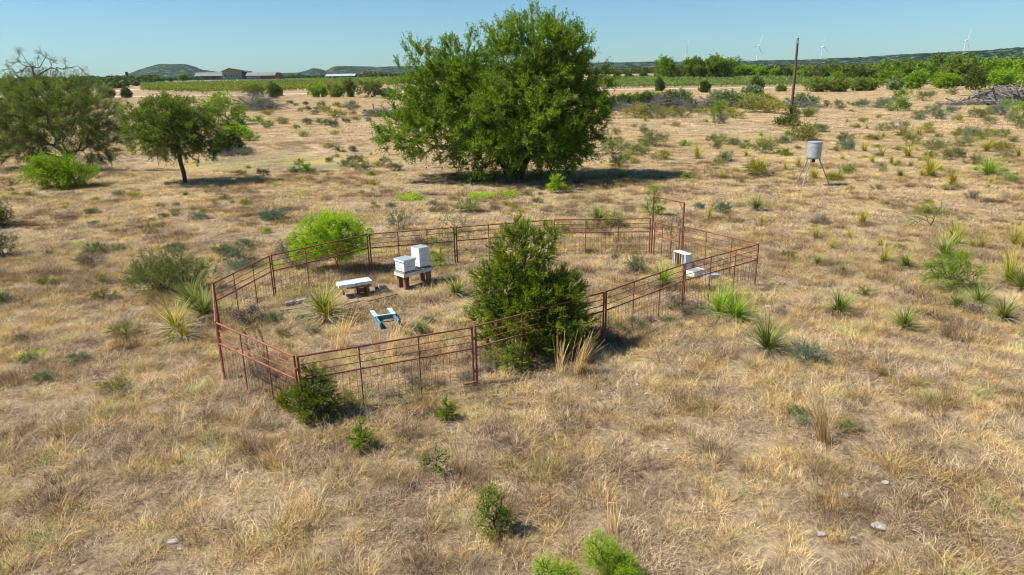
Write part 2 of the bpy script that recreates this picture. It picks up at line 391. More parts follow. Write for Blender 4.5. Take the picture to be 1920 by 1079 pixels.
# ------------------------------------------------------------------ grass: one mesh holds the tuft sources and the scatter points
def scatter(name, variants, pts, scale, rotz, mats, label, cat, tilt=None):
    nv = len(variants); parts = []; vid = []
    for k, vs in enumerate(variants):
        for (V, F, mi, t) in vs: parts.append((V, F, mi, t)); vid.append(np.full(len(V), k))
    n0 = sum(len(x[0]) for x in parts)
    o = mk(name, parts, mats); me = o.data
    me.vertices.add(len(pts)); co = np.empty((n0+len(pts))*3, np.float32); me.vertices.foreach_get('co', co)
    co = co.reshape(-1, 3); co[n0:] = pts; me.vertices.foreach_set('co', co.ravel())
    def at(nm, ty, a, b):
        q = me.attributes.new(nm, ty, 'POINT')
        q.data.foreach_set('vector' if ty == 'FLOAT_VECTOR' else 'value', np.concatenate([a, b]).astype(np.int32 if ty == 'INT' else np.float32).ravel())
    at('vid', 'INT', np.concatenate(vid), np.full(len(pts), -1))
    at('pick', 'INT', np.zeros(n0), RNG.integers(0, nv, len(pts)))
    at('sc', 'FLOAT', np.ones(n0), scale)
    rt = np.zeros((len(pts), 3)); rt[:, 2] = rotz
    if tilt is not None: rt[:, 0] = tilt
    at('rt', 'FLOAT_VECTOR', np.zeros((n0, 3)), rt)
    me.update()
    ng = bpy.data.node_groups.new(name, 'GeometryNodeTree')
    ng.interface.new_socket('Geometry', in_out='INPUT', socket_type='NodeSocketGeometry')
    ng.interface.new_socket('Geometry', in_out='OUTPUT', socket_type='NodeSocketGeometry')
    gi = ng.nodes.new('NodeGroupInput'); go = ng.nodes.new('NodeGroupOutput')
    def named(nm, ty):
        q = ng.nodes.new('GeometryNodeInputNamedAttribute'); q.data_type = ty; q.inputs[0].default_value = nm; return q.outputs[0]
    vi = named('vid', 'INT')
    def sep(k):
        c = ng.nodes.new('FunctionNodeCompare'); c.data_type = 'INT'; c.operation = 'EQUAL'
        ng.links.new(vi, c.inputs[2]); c.inputs[3].default_value = k
        s = ng.nodes.new('GeometryNodeSeparateGeometry'); s.domain = 'POINT'
        ng.links.new(gi.outputs[0], s.inputs[0]); ng.links.new(c.outputs[0], s.inputs[1]); return s.outputs[0]
    jn = ng.nodes.new('GeometryNodeJoinGeometry')
    for k in range(nv):
        ti = ng.nodes.new('GeometryNodeGeometryToInstance'); ng.links.new(sep(k), ti.inputs[0]); ng.links.new(ti.outputs[0], jn.inputs[0])
    mp = ng.nodes.new('GeometryNodeMeshToPoints'); ng.links.new(sep(-1), mp.inputs[0])
    ip = ng.nodes.new('GeometryNodeInstanceOnPoints')
    ng.links.new(mp.outputs[0], ip.inputs['Points']); ng.links.new(jn.outputs[0], ip.inputs['Instance'])
    ip.inputs['Pick Instance'].default_value = True
    ng.links.new(named('pick', 'INT'), ip.inputs['Instance Index'])
    ng.links.new(named('rt', 'FLOAT_VECTOR'), ip.inputs['Rotation']); ng.links.new(named('sc', 'FLOAT'), ip.inputs['Scale'])
    ng.links.new(ip.outputs[0], go.inputs[0])
    md = o.modifiers.new('scatter', 'NODES'); md.node_group = ng
    return tag(o, label, cat, kind='stuff')
def fan(n, d0, d1, half=.80, extra=6.0):
    """uniform ground points in the fan of view between two distances"""
    y = np.sqrt(RNG.uniform(0, 1, n)*((d1)**2-(d0)**2)+d0**2); x = RNG.uniform(-1, 1, n)*(half*y+extra)
    return x, y
def tuft(seed, n, r, L, W, segs, up=(.3, .9), out=(.3, .9), mi=0, tr=(0, 1)):
    q = np.random.default_rng(seed); a = q.uniform(0, 2*math.pi, n); rad = r*np.sqrt(q.uniform(0, 1, n))
    P = np.stack([rad*np.cos(a), rad*np.sin(a), np.full(n, -.02)], 1)
    az = a + q.normal(0, 1.1, n); Ls = L*q.uniform(.45, 1.25, n)
    V, F = strips(P, az, Ls, W*q.uniform(.6, 1.3, n), q.uniform(*up, n), q.uniform(*out, n), q.uniform(.0, .45, n), segs, q)
    t = np.repeat(q.uniform(*tr, n), segs)
    return (V, F, mi, t)
# clearings at objects' feet are filled in by KEEP (x, y, r)
KEEP = []
def clear_of(x, y):
    k = np.ones(len(x), bool)
    for (cx, cy, r) in KEEP: k &= np.hypot(x-cx, y-cy) > r
    return k
def soilmask(x, y): return sst(.58, .68, fbm(x/6.0, y/6.0, 21))
def grass_all():
    dens = lambda d0, d1, pm2: int(pm2*.80*(d1*d1-d0*d0)*1.06 + pm2*12*(d1-d0))
    # near
    V1 = [[tuft(100+k, 230, .34, .21, .0075, 2, (.12, .75), (.35, 1.1))] for k in range(7)]
    V1 += [[tuft(120+k, 190, .20, .31, .0075, 3, (.3, .9), (.3, 1.0))] for k in range(3)]
    n = dens(5.5, 30, 15); x, y = fan(n, 5.5, 30)
    h = fbm(x/1.3, y/1.3, 31); keep = (RNG.uniform(0, 1, n) > .55*soilmask(x, y)+.1*(h < .35)) & clear_of(x, y)
    x, y, h = x[keep], y[keep], h[keep]
    sc = (.65+.9*h)*RNG.uniform(.75, 1.2, len(x))
    scatter('dry_grass', V1, np.stack([x, y, terr(x, y)-.01], 1), sc, RNG.uniform(0, 6.28, len(x)), [M['grass']],
            'matted dry straw-coloured grass covering the near pasture and the pen', 'grass', RNG.normal(0, .12, len(x)))
    # middle
    V2 = [[tuft(140+k, 170, .55, .24, .018, 2, (.2, .85), (.35, 1.1))] for k in range(6)]
    n = dens(29, 80, 6.0); x, y = fan(n, 29, 80, .80)
    h = fbm(x/2.2, y/2.2, 33); keep = (RNG.uniform(0, 1, n) > .6*soilmask(x, y)+.8*pond_mask(x, y)) & clear_of(x, y)
    x, y, h = x[keep], y[keep], h[keep]; sc = (.55+.9*h)*RNG.uniform(.7, 1.2, len(x))
    scatter('dry_grass', V2, np.stack([x, y, terr(x, y)-.01], 1), sc, RNG.uniform(0, 6.28, len(x)), [M['grassf']],
            'dry tan grass of the open pasture around the big oak', 'grass')
    V3 = [[tuft(160+k, 150, 1.5, .30, .055, 1, (.3, .8), (.4, 1.0))] for k in range(5)]
    n = dens(79, 290, .42); x, y = fan(n, 79, 290, .80)
    h = fbm(x/6, y/6, 35); keep = RNG.uniform(0, 1, n) > .6*soilmask(x, y)+.7*pond_mask(x, y)
    x, y, h = x[keep], y[keep], h[keep]; sc = (.6+.8*h)*RNG.uniform(.7, 1.2, len(x))
    scatter('dry_grass', V3, np.stack([x, y, terr(x, y)-.01], 1), sc, RNG.uniform(0, 6.28, len(x)), [M['grassf']],
            'sparse pale grass of the far pasture up to the dirt road', 'grass')
    # greenish and brown patches
    V4 = [[tuft(180+k, 260, .24, .30, .0070, 2, (.45, 1.0), (.2, .9), 0, (0, 1))] for k in range(5)]
    n = dens(6, 55, 2.6); x, y = fan(n, 6, 55); h = fbm(x/2.6, y/2.6, 41); keep = (h > .52) & clear_of(x, y); x, y = x[keep], y[keep]
    scatter('brown_weeds', V4, np.stack([x, y, terr(x, y)-.01], 1), RNG.uniform(.5, 1.5, len(x)), RNG.uniform(0, 6.28, len(x)), [M['weed']],
            'dark brown dead weed tangles dotted through the straw grass', 'weeds')
    V5 = [[tuft(200+k, 140, .22, .24, .0065, 2, (.5, 1.0), (.2, .8))] for k in range(4)]
    n = dens(6, 60, .9); x, y = fan(n, 6, 60); h = fbm(x/4, y/4, 51); keep = (h > .57) & clear_of(x, y); x, y = x[keep], y[keep]
    scatter('greenish_grass', V5, np.stack([x, y, terr(x, y)-.01], 1), RNG.uniform(.6, 1.2, len(x)), RNG.uniform(0, 6.28, len(x)), [M['grassg']],
            'yellow-green living grass mixed into the dry pasture', 'grass')
# ------------------------------------------------------------------ woody plants
def in_lobes(lobes, n, rng, shell=.5):
    lb = np.array(lobes, float); wgt = lb[:, 3]*lb[:, 4]*lb[:, 5]; wgt = wgt**.85; k = rng.choice(len(lb), n, p=wgt/wgt.sum())
    u = rdir(rng, n); r = rng.uniform(0, 1, n)**shell
    return lb[k, :3] + u*r[:, None]*lb[k, 3:6], u*r[:, None]
def grow(trunk, targets, rng, trunk_r, tip_r=.008, wob=.06, sides=5, expo=2.1, pathw=.25):
    """branch network: attach each target to the nearest existing node"""
    nodes = [np.array(p, float) for p in trunk]; par = [-1]+list(range(len(trunk)-1)); pl = [0.0]
    for i in range(1, len(trunk)): pl.append(pl[-1]+np.linalg.norm(nodes[i]-nodes[i-1]))
    c0 = nodes[-1]; order = np.argsort(np.linalg.norm(targets-c0, axis=1)); tips = {}
    NA = np.zeros((len(trunk)+len(targets)*3, 3)); PL = np.zeros(len(NA)); cnt = len(nodes)
    NA[:cnt] = nodes; PL[:cnt] = pl; st = max(0, len(trunk)//2 - 1)
    for t in order:
        T = targets[t]; d = np.linalg.norm(NA[st:cnt]-T, axis=1); j = int(np.argmin(d*(1+pathw*0)+pathw*PL[st:cnt]))+st
        A = NA[j]; prev = j; D = T-A; L = np.linalg.norm(D)
        for f in (.35, .7, 1.0):
            p = A+D*f + (rng.normal(size=3)*wob*L if f < 1 else 0) + np.array([0, 0, .10*L*math.sin(f*math.pi)])
            NA[cnt] = p; PL[cnt] = PL[prev]+np.linalg.norm(p-NA[prev]); par.append(prev); prev = cnt; cnt += 1
        tips[t] = prev
    par = np.array(par); NA = NA[:cnt]; acc = np.zeros(cnt)
    leaf = np.ones(cnt, bool); leaf[par[par >= 0]] = False; acc[leaf] = 1
    for i in range(cnt-1, 0, -1): acc[par[i]] += acc[i] if True else 0
    r = acc**(1/expo); r = tip_r + (trunk_r-tip_r)*(r-1)/max(r.max()-1, 1e-6)
    idx = np.arange(1, cnt); k2 = par[idx]
    thick = r[idx] > .25*trunk_r
    parts = []
    for mask, s in ((thick, 8), (~thick, sides)):
        if mask.any(): parts.append(cones(NA[k2[mask]], NA[idx[mask]], np.minimum(r[k2[mask]], r[idx[mask]]*1.6), r[idx[mask]], s))
    dirs = np.zeros((len(targets), 3))
    for t, i in tips.items(): dirs[t] = NA[i]-NA[par[i]]
    dirs /= np.maximum(np.linalg.norm(dirs, axis=1, keepdims=True), 1e-9)
    return parts, dirs, NA, par, r
def spray(T, dirs, rng, ntw, twl, nl, lsz, up=.3, spread=.8, flat=.3, lw=.5, jit=.06, twig_r=0, leafdir=1.0, tuni=.6, seg=False):
    """twigs at targets, leaves along twigs"""
    n = len(T); D = np.repeat(dirs, ntw, 0) + rdir(rng, n*ntw)*spread + np.array([0, 0, up]); D /= np.linalg.norm(D, axis=1, keepdims=True)
    B = np.repeat(T, ntw, 0) + rng.normal(size=(n*ntw, 3))*jit*(.6 if twig_r else 2); L = twl*rng.uniform(.5, 1.3, n*ntw)
    tc = np.repeat(rng.normal(.5, .24, n), ntw) + rng.normal(0, .07, n*ntw)
    t = rng.uniform(.05, 1, (n*ntw, nl)); P = B[:, None]+D[:, None]*(t*L[:, None])[..., None] + rng.normal(size=(n*ntw, nl, 3))*jit
    ld = D[:, None]*leafdir + rdir(rng, n*ntw*nl).reshape(n*ntw, nl, 3); P = P.reshape(-1, 3); ld = ld.reshape(-1, 3)
    sz = lsz*rng.uniform(.6, 1.3, len(P)); V, F = leaves(P, ld, sz, sz*lw, rng, flat)
    tint = np.clip(np.repeat(tc, nl)*tuni + (1-tuni)*rng.uniform(0, 1, len(P)), 0, 1)
    tw = cones(B, B+D*L[:, None], twig_r, twig_r*.5, 3) if twig_r else None
    return (V, F, 0, tint), tw
def tree(name, loc, seed, lobes, ntar, trunk, trunk_r, leafm, barkm, label, cat, group=None, shell=.45, crown='crown', extra=None, rz=0, wob=.06, trunkname='trunk', pathw=.25, **sp):
    rng = np.random.default_rng(seed); T, U = in_lobes(lobes, ntar, rng, shell); ok = T[:, 2] > .06; T, U = T[ok], U[ok]
    parts, dirs, NA, par, r = grow(trunk, T, rng, trunk_r, wob=wob, pathw=pathw)
    un = U/np.maximum(np.linalg.norm(U, axis=1, keepdims=True), 1e-6)
    lf, tw = spray(T, dirs*.4+un*.8, rng, **sp)
    lf = (np.where(lf[0][:, 2:3] < .0, lf[0]*[1, 1, 0]+[0, 0, .02], lf[0]), *lf[1:])
    root = tag(empty(name, loc, rz), label, cat, group)
    bp = [(v, f, 0, None) for v, f in parts]
    if tw: bp.append((tw[0], tw[1], 0, None))
    kid(root, mk(trunkname, bp, [barkm], root)); kid(root, mk(crown, [lf], [leafm], root))
    return root

# ------------------------------------------------------------------ the landmark trees
def at(px, py, X=0, Z=0): return None
# big oak
b = g(966, 337); OAKP = b; k = mpp(b)
def L(px, py, r1, r2, r3, dy=0):   # lobe from photo pixels relative to the base point
    return ((px-966)*k, dy, (337-py)*k*.91, r1*k, r2*k, r3*k*.95)
lob = [L(1010, 165, 95, 95, 140), L(1075, 200, 64, 80, 78), L(1085, 235, 52, 70, 70), L(960, 215, 110, 130, 85, -1), L(1000, 90, 70, 60, 70), L(1065, 110, 50, 50, 62),
       L(900, 190, 80, 100, 85), L(820, 215, 96, 95, 78, .6), L(795, 150, 44, 50, 80), L(770, 235, 56, 60, 48), L(880, 110, 50, 55, 52), L(935, 80, 40, 45, 50), L(1000, 260, 105, 110, 50, -.6),
       L(1052, 82, 48, 50, 52), L(850, 140, 56, 60, 60), L(1100, 150, 40, 50, 60), L(905, 292, 60, 60, 36, -.5), L(1040, 275, 65, 60, 42), L(915, 325, 34, 45, 28, -.3)]
tr = [(0, 0, -.1), (-.05, 0, .9), (-.1, .1, 1.8), (.1, .1, 2.6), (.2, .0, 3.6), (.6, .2, 5.0)]
root = tree('live_oak', b, 11, lob, 2300, tr, .42, M['oak'], M['bark'], 'huge spreading dark green live oak behind the rusty pen', 'tree', shell=.42,
     ntw=6, twl=.82, nl=24, lsz=.115, tuni=.5, up=.5, spread=.7, lw=.62, jit=.06, wob=.07, twig_r=.012, flat=.9)
rng = np.random.default_rng(5)
for (x0, dx, dy, z1) in ((-.45, -2.4, .3, 3.4), (.3, 2.6, .2, 3.8), (-.2, -1.2, -.6, 4.2)):
    pts = [(x0*.6, 0, -.1), (x0+dx*.15, dy*.3, z1*.3), (x0+dx*.5, dy*.7, z1*.65), (x0+dx, dy, z1)]
    kid(root, mk('limb', [(*tube(pts, [.27, .22, .17, .10], 8), 0, None)], [M['bark']], root))
KEEP.append((b[0], b[1], .6))
# small round oak, left
b = g(348, 343); k = mpp(b)
def L(px, py, r1, r2, r3, dy=0): return ((px-348)*k, dy, (343-py)*k, r1*k, r2*k, r3*k)
lob = [L(335, 235, 78, 78, 44), L(282, 240, 40, 45, 40), L(395, 250, 46, 50, 44), L(345, 215, 64, 60, 32), L(330, 275, 70, 60, 22), L(400, 285, 35, 35, 20)]
tree('small_oak', b, 12, lob, 500, [(0, 0, -.1), (-.02, 0, .7), (-.15, .05, 1.4), (-.1, 0, 2.2), (-.05, 0, 3.0)], .15, M['oak2'], M['bark'],
     'small round-crowned oak with a bare forked trunk beside the dry pond', 'tree', shell=.5, ntw=6, twl=.55, nl=24, lsz=.085, up=.15, spread=.9, lw=.6, jit=.06, twig_r=.012, flat=.8)
# thorny spreading tree, far left
b = g(128, 318); k = mpp(b)
def L(px, py, r1, r2, r3, dy=0): return ((px-128)*k, dy, (318-py)*k, r1*k, r2*k, r3*k)
lob = [L(115, 215, 120, 110, 62), L(35, 230, 75, 80, 62), L(190, 240, 58, 70, 62), L(110, 180, 85, 70, 32), L(60, 270, 70, 60, 36), L(190, 285, 48, 50, 22)]
tr = [(0, 0, -.1), (0, 0, .25), (.05, 0, .6), (.1, 0, 1.1)]
root = tree('thorny_tree', b, 13, lob, 820, tr, .22, M['mesq'], M['greybark'], 'wide olive-grey thorny tree with bare dead branches sticking out on top', 'tree', shell=.55,
     ntw=7, twl=.95, nl=25, lsz=.11, up=.25, spread=.55, lw=.42, jit=.08, wob=.05, pathw=.35, twig_r=.013)
rng = np.random.default_rng(77); T = []
for (px, py) in ((62, 150), (70, 128), (85, 113), (98, 108), (112, 118), (120, 112), (105, 135), (128, 122), (135, 140), (150, 128), (158, 145), (172, 126), (185, 140), (198, 148), (60, 135), (92, 125), (140, 118), (165, 138), (30, 146), (45, 142), (78, 140)):
    T.append(((px-128)*k+rng.normal(0, .1), rng.uniform(-1, 1), (318-py)*k))
parts, dirs, NA, par, rr_ = grow([(0, 0, .8), (-.4, 0, 2), (-.8, 0, 4), (-.9, .1, 5.2)], np.array(T), rng, .085, tip_r=.018, wob=.12)
_, tw = spray(np.array(T), dirs, rng, ntw=11, twl=.55, nl=1, lsz=.01, up=.1, spread=1.0, twig_r=.010)
kid(root, mk('dead_branch', [(v, f, 0, None) for v, f in parts]+[(tw[0], tw[1], 0, None)], [M['greybark']], root))
lf, _ = spray(np.array(T), dirs, rng, ntw=7, twl=.5, nl=9, lsz=.08, up=.2, spread=.9, lw=.45)
kid(root, mk('sparse_leaves', [lf], [M['mesq']], root))
# bright green bush in front of it
b = g(125, 352); k = mpp(b)
def LL(px, py, r1, r3, bx, by, r2=None, dy=0): return ((px-bx)*k, dy, (by-py)*k, r1*k, (r2 or r1)*k, r3*k)
lob = [LL(100, 325, 36, 26, 125, 352), LL(145, 330, 36, 24, 125, 352), LL(85, 310, 22, 16, 125, 352), LL(130, 315, 30, 18, 125, 352)]
tree('bright_bush', b, 14, lob, 190, [(0, 0, 0), (0, 0, .2)], .05, M['brightd'], M['bark'], 'dense bright green round bush under the thorny tree at the left', 'bush', crown='foliage', trunkname='stem',
     ntw=6, twl=.4, nl=14, lsz=.11, up=.2, spread=.9, lw=.55, jit=.07)
# lighter tree behind the small oak
b = g(425, 235); k = mpp(b)
lob = [LL(425, 205, 36, 26, 425, 235), LL(450, 225, 22, 14, 425, 235), LL(405, 200, 22, 18, 425, 235)]
tree('yellow_green_tree', b, 15, lob, 130, [(0, 0, 0), (0, 0, .5)], .09, M['brightd'], M['bark'], 'yellow-green bushy tree half hidden behind the small round oak', 'tree',
     ntw=6, twl=.6, nl=12, lsz=.2, up=.2, spread=.9, lw=.6, jit=.1)
# left edge shrubs
b = g(-2, 425); k = mpp(b)
lob = [LL(-6, 402, 22, 22, -2, 425)]
tree('edge_shrub', b, 16, lob, 90, [(0, 0, 0), (0, 0, .2)], .04, M['darkgr'], M['bark'], 'dark green rounded shrub cut off by the photo edge, upper of the pair', 'shrub', crown='foliage', trunkname='stem', ntw=6, twl=.25, nl=14, lsz=.07, up=.2, spread=.9)
b = g(8, 482); k = mpp(b)
lob = [LL(8, 458, 30, 22, 8, 482), LL(-20, 450, 30, 26, 8, 482)]
tree('edge_shrub', b, 17, lob, 90, [(0, 0, 0), (0, 0, .2)], .05, M['darkgr'], M['greybark'], 'sparse dark twiggy shrub casting a shadow at the left photo edge', 'shrub', crown='foliage', trunkname='stem', ntw=6, twl=.3, nl=5, lsz=.06, up=.2, spread=1.0, twig_r=.008)
# big cedar in the pen
b = g(992, 655); k = mpp(b)
lob = [LL(1000, 575, 96, 62, 992, 655, dy=.1), LL(965, 540, 68, 60, 992, 655), LL(1025, 560, 70, 60, 992, 655), LL(975, 480, 50, 55, 992, 655), LL(972, 440, 24, 34, 992, 655), LL(1022, 460, 26, 42, 992, 655), LL(1050, 600, 58, 40, 992, 655, dy=-.2), LL(925, 590, 36, 46, 992, 655), LL(990, 625, 90, 26, 992, 655, dy=-.1), LL(925, 520, 30, 34, 992, 655), LL(1060, 540, 26, 34, 992, 655)]
tree('cedar_tree', b, 18, lob, 1350, [(0, 0, -.05), (0, 0, .4), (.02, 0, .9), (0, .05, 1.6), (-.1, 0, 2.4)], .085, M['cedar'], M['bark'], 'dense dark green cedar tree growing through the front fence of the pen', 'tree', shell=.5,
     ntw=8, twl=.27, nl=19, lsz=.05, up=.6, spread=.55, lw=.3, flat=.8, jit=.016, leafdir=1.8, twig_r=.005, tuni=.65)
KEEP.append((b[0], b[1], .3))
def cedar(px, py, wpx, hpx, seed, label, n=120, twl=.16, mat='cedar', lsz=.04, nl=12, cone=True, name='cedar_sapling', ntw=6):
    b = g(px, py); k = mpp(b); w, h = wpx*k, hpx*k
    lob = [(0, 0, h*.30, w*.5, w*.5, h*.30), (0, 0, h*.55, w*.33, w*.33, h*.3), (0, 0, h*.82, w*.14, w*.14, h*.18)] if cone else [(0, 0, h*.5, w*.5, w*.5, h*.5)]
    return tree(name, b, seed, lob, n, [(0, 0, -.03), (0, 0, h*.2), (0, 0, h*.45), (.01, 0, h*.75)], .02, M[mat], M['bark'], label, 'sapling', ntw=ntw, twl=twl, nl=nl, lsz=lsz, up=.5, spread=.6, lw=.3, jit=.014, leafdir=1.8, twig_r=.004, crown='foliage', trunkname='stem')
cedar(594, 782, 82, 112, 19, 'bushy cedar sapling tangled in the near left corner of the pen', 210, .2)
cedar(540, 765, 40, 36, 191, 'low cedar sprig outside the near left corner post', 40, .14)
cedar(680, 842, 38, 70, 20, 'lone spindly cedar sapling in front of the pen', 42, .13)
cedar(838, 789, 34, 44, 21, 'tiny leaning cedar sapling in front of the left gate-like panel', 34, .12)
cedar(966, 694, 52, 60, 22, 'short yellow-green cedar shoot under the big cedar', 60, .14)
# oak shoot with round leaves, near foreground
b = g(928, 1000); k = mpp(b); w = 60*k; h = 104*k
tree('oak_shoot', b, 23, [(0, 0, h*.3, w*.55, w*.5, h*.32), (-w*.2, 0, h*.72, w*.28, w*.28, h*.32), (w*.2, 0, h*.6, w*.2, w*.2, h*.25)], 90, [(0, 0, 0), (0, 0, h*.3)], .012, M['green'], M['bark'],
     'upright leafy oak shoot with small dark leaves low in the foreground', 'sapling', ntw=4, twl=.10, nl=7, lsz=.035, up=.5, spread=.9, lw=.6, jit=.02, crown='foliage', trunkname='stem', twig_r=.002)
b = g(818, 882); k = mpp(b); w = 52*k; h = 54*k
tree('oak_shoot', b, 24, [(0, 0, h*.4, w*.6, w*.5, h*.4)], 36, [(0, 0, 0), (0, 0, h*.2)], .01, M['green'], M['bark'],
     'sparse green shoot mixed with straw stems between the pen and the foreground', 'sapling', ntw=4, twl=.12, nl=5, lsz=.035, up=.5, spread=.9, lw=.6, jit=.02, crown='foliage', trunkname='stem', twig_r=.002)
# feathery mesquites
def mesquite(px, py, lobpx, seed, label, n, twl=.22, lsz=.035, mat='bright', nl=18, dens=7, tr_=.018):
    b = g(px, py); k = mpp(b)
    lob = [((a-px)*k, c*k if False else 0, (py-c)*k, r*k, r*k*.9, q*k) for (a, c, r, q) in lobpx]
    return tree('mesquite_shrub', b, seed, lob, n, [(0, 0, -.02), (0, 0, .08)], tr_, M[mat], M['bark'], label, 'shrub', ntw=dens, twl=twl, nl=nl, lsz=lsz, up=.12, spread=.8, lw=.30, jit=.028, crown='foliage', trunkname='stem', wob=.05, pathw=.5, twig_r=.002)
mesquite(635, 508, [(598, 446, 48, 28), (655, 448, 42, 30), (625, 420, 46, 22), (672, 438, 28, 26), (578, 466, 30, 16), (650, 472, 30, 12)], 31, 'bright lime green feathery mesquite inside the far left of the pen', 460, .24, .055)
mesquite(1145, 1085, [(1120, 1025, 26, 30), (1150, 1050, 34, 24), (1165, 1070, 30, 20)], 32, 'glowing lime green feathery shrub at the bottom photo edge, taller of two', 120, .13, .026)
mesquite(1035, 1085, [(1020, 1060, 22, 16), (1055, 1070, 26, 12)], 33, 'small lime green feathery shrub at the bottom photo edge, lower of two', 50, .11, .024)
mesquite(1785, 545, [(1770, 505, 38, 26), (1810, 520, 36, 20), (1755, 520, 26, 18), (1785, 490, 26, 18)], 34, 'green feathery mesquite shrub among yuccas at the right', 120, .24, .04, 'brightd')
mesquite(1745, 425, [(1740, 400, 30, 22), (1755, 390, 16, 22), (1715, 415, 20, 10)], 35, 'thin pale green mesquite sprig on the open grass right of the feeder', 36, .25, .04, 'bright', 8)
mesquite(1222, 405, [(1220, 385, 16, 24), (1222, 352, 12, 12), (1238, 390, 18, 12)], 36, 'bright green sapling standing behind the left post of the tall gate frame', 60, .2, .05, 'brightd')
mesquite(826, 502, [(824, 485, 14, 20), (832, 470, 8, 14)], 37, 'little bright green sprout right of the tall white hive', 26, .15, .04, 'bright')
mesquite(1041, 362, [(1041, 345, 15, 12), (1041, 356, 10, 8)], 39, 'bright green sapling in the shade right of the big oak trunk', 26, .3, .09, 'bright')
# hazy thin saplings along the back fence
for (px, py, h, w, mt, lab) in ((852, 478, 80, 60, 'green', 'thin leafy sapling tangled in the back fence behind the white hives'),
                            (748, 432, 40, 36, 'sage', 'wispy grey-green sapling outside the back fence above the short hive'),
                            (1258, 470, 70, 36, 'darkgr', 'nearly bare dark twiggy sapling standing in the gate opening'),
                            (548, 500, 50, 36, 'teal', 'blue-green twiggy shrub at the left of the bright mesquite')):
    b = g(px, py); k = mpp(b); h *= k; w *= k
    tree('thin_sapling', b, int(px), [(0, 0, h*.5, w*.5, w*.5, h*.5)], 46 if mt != 'darkgr' else 22, [(0, 0, 0), (0, 0, h*.3)], .014, M[mt], M['greybark'], lab, 'sapling', ntw=4, twl=.3, nl=7 if mt != 'darkgr' else 4, lsz=.06, up=.6, spread=.8, lw=.45, jit=.04, crown='foliage', trunkname='stem', twig_r=.004)

# ------------------------------------------------------------------ yucca and shrub kinds; each is built once, then copied
def yucca_proto(seed, kind, n=150, Ln=.64, W=.027, dead=60, up=(.12, 1.02)):
    q = np.random.default_rng(seed); az = q.uniform(0, 6.283, n); el = q.uniform(.05, 1, n)
    P = np.stack([.04*np.cos(az), .04*np.sin(az), .04+.10*el], 1)
    L_ = Ln*q.uniform(.75, 1.1, n); upv = up[0]+(up[1]-up[0])*el; outv = np.sqrt(np.clip(1.0-upv**2*.8, .03, 1))
    V, F = strips(P, az, L_, W*q.uniform(.7, 1.1, n), upv, outv, q.uniform(0, .06, n), 3, q, .10)
    gb = (V, F, 0, np.clip(np.repeat(q.normal(.42, .16, n), 3)+np.tile([-.15, .05, .38], n), 0, 1))
    az = q.uniform(0, 6.283, dead); P = np.stack([.05*np.cos(az), .05*np.sin(az), np.full(dead, .06)], 1)
    V, F = strips(P, az, Ln*q.uniform(.5, .95, dead), W*.8, q.uniform(.0, .35, dead), np.full(dead, .95), q.uniform(.05, .25, dead), 3, q, .2)
    V[:, 2] = np.maximum(V[:, 2], .01); db = (V, F, 0, np.repeat(q.uniform(0, 1, dead), 3))
    o = empty('yucca'); mm = {'g': 'yucca', 'y': 'yuccay', 'b': 'yuccab'}[kind]
    kid(o, mk('green_blades', [gb], [M[mm]], o)); kid(o, mk('dried_blades', [db], [M['yuccad']], o))
    return o
def shrub_proto(seed, matn, n=46, twl=.22, nl=8, lsz=.05, name='shrub', w=.5, h=.7, up=.35, lw=.45, twig=.006, ntw=5, stem='greybark'):
    rng = np.random.default_rng(seed); T, U = in_lobes([(0, 0, h*.45, w, w, h*.45), (w*.35, .1, h*.5, w*.5, w*.5, h*.4)], n, rng, .5)
    T[:, 2] = np.maximum(T[:, 2], .05); parts, dirs, *_ = grow([(0, 0, -.02), (0, 0, .05)], T, rng, .02, tip_r=.005, pathw=.5)
    lf, tw = spray(T, dirs*.6+U*.6, rng, ntw=ntw, twl=twl, nl=nl, lsz=lsz, up=up, spread=.8, lw=lw, jit=.035, twig_r=twig)
    lf[0][:, 2] = np.maximum(lf[0][:, 2], .005)
    o = empty(name); kid(o, mk('stem', [(v, f, 0, None) for v, f in parts]+[(tw[0], tw[1], 0, None)], [M[stem]], o)); kid(o, mk('foliage', [lf], [M[matn]], o))
    return o
def weed_proto(seed, matn, n=70, L_=.35, W=.02, name='weed_patch', spread=.45):
    q = np.random.default_rng(seed); a = q.uniform(0, 6.28, n); rad = spread*np.sqrt(q.uniform(0, 1, n))
    P = np.stack([rad*np.cos(a), rad*np.sin(a)*.7, np.zeros(n)], 1)
    V, F = strips(P, a+q.normal(0, .8, n), L_*q.uniform(.5, 1.2, n), W, q.uniform(.4, 1, n), q.uniform(.2, .8, n), q.uniform(0, .3, n), 2, q)
    lf, _ = spray(P+[0, 0, L_*.3], rdir(q, n), q, ntw=2, twl=L_*.4, nl=7, lsz=.05, up=.5, spread=.8, jit=.03)
    o = empty(name); kid(o, mk('foliage', [(V, F, 0, np.repeat(q.uniform(0, 1, n), 2)), lf], [M[matn]], o)); return o
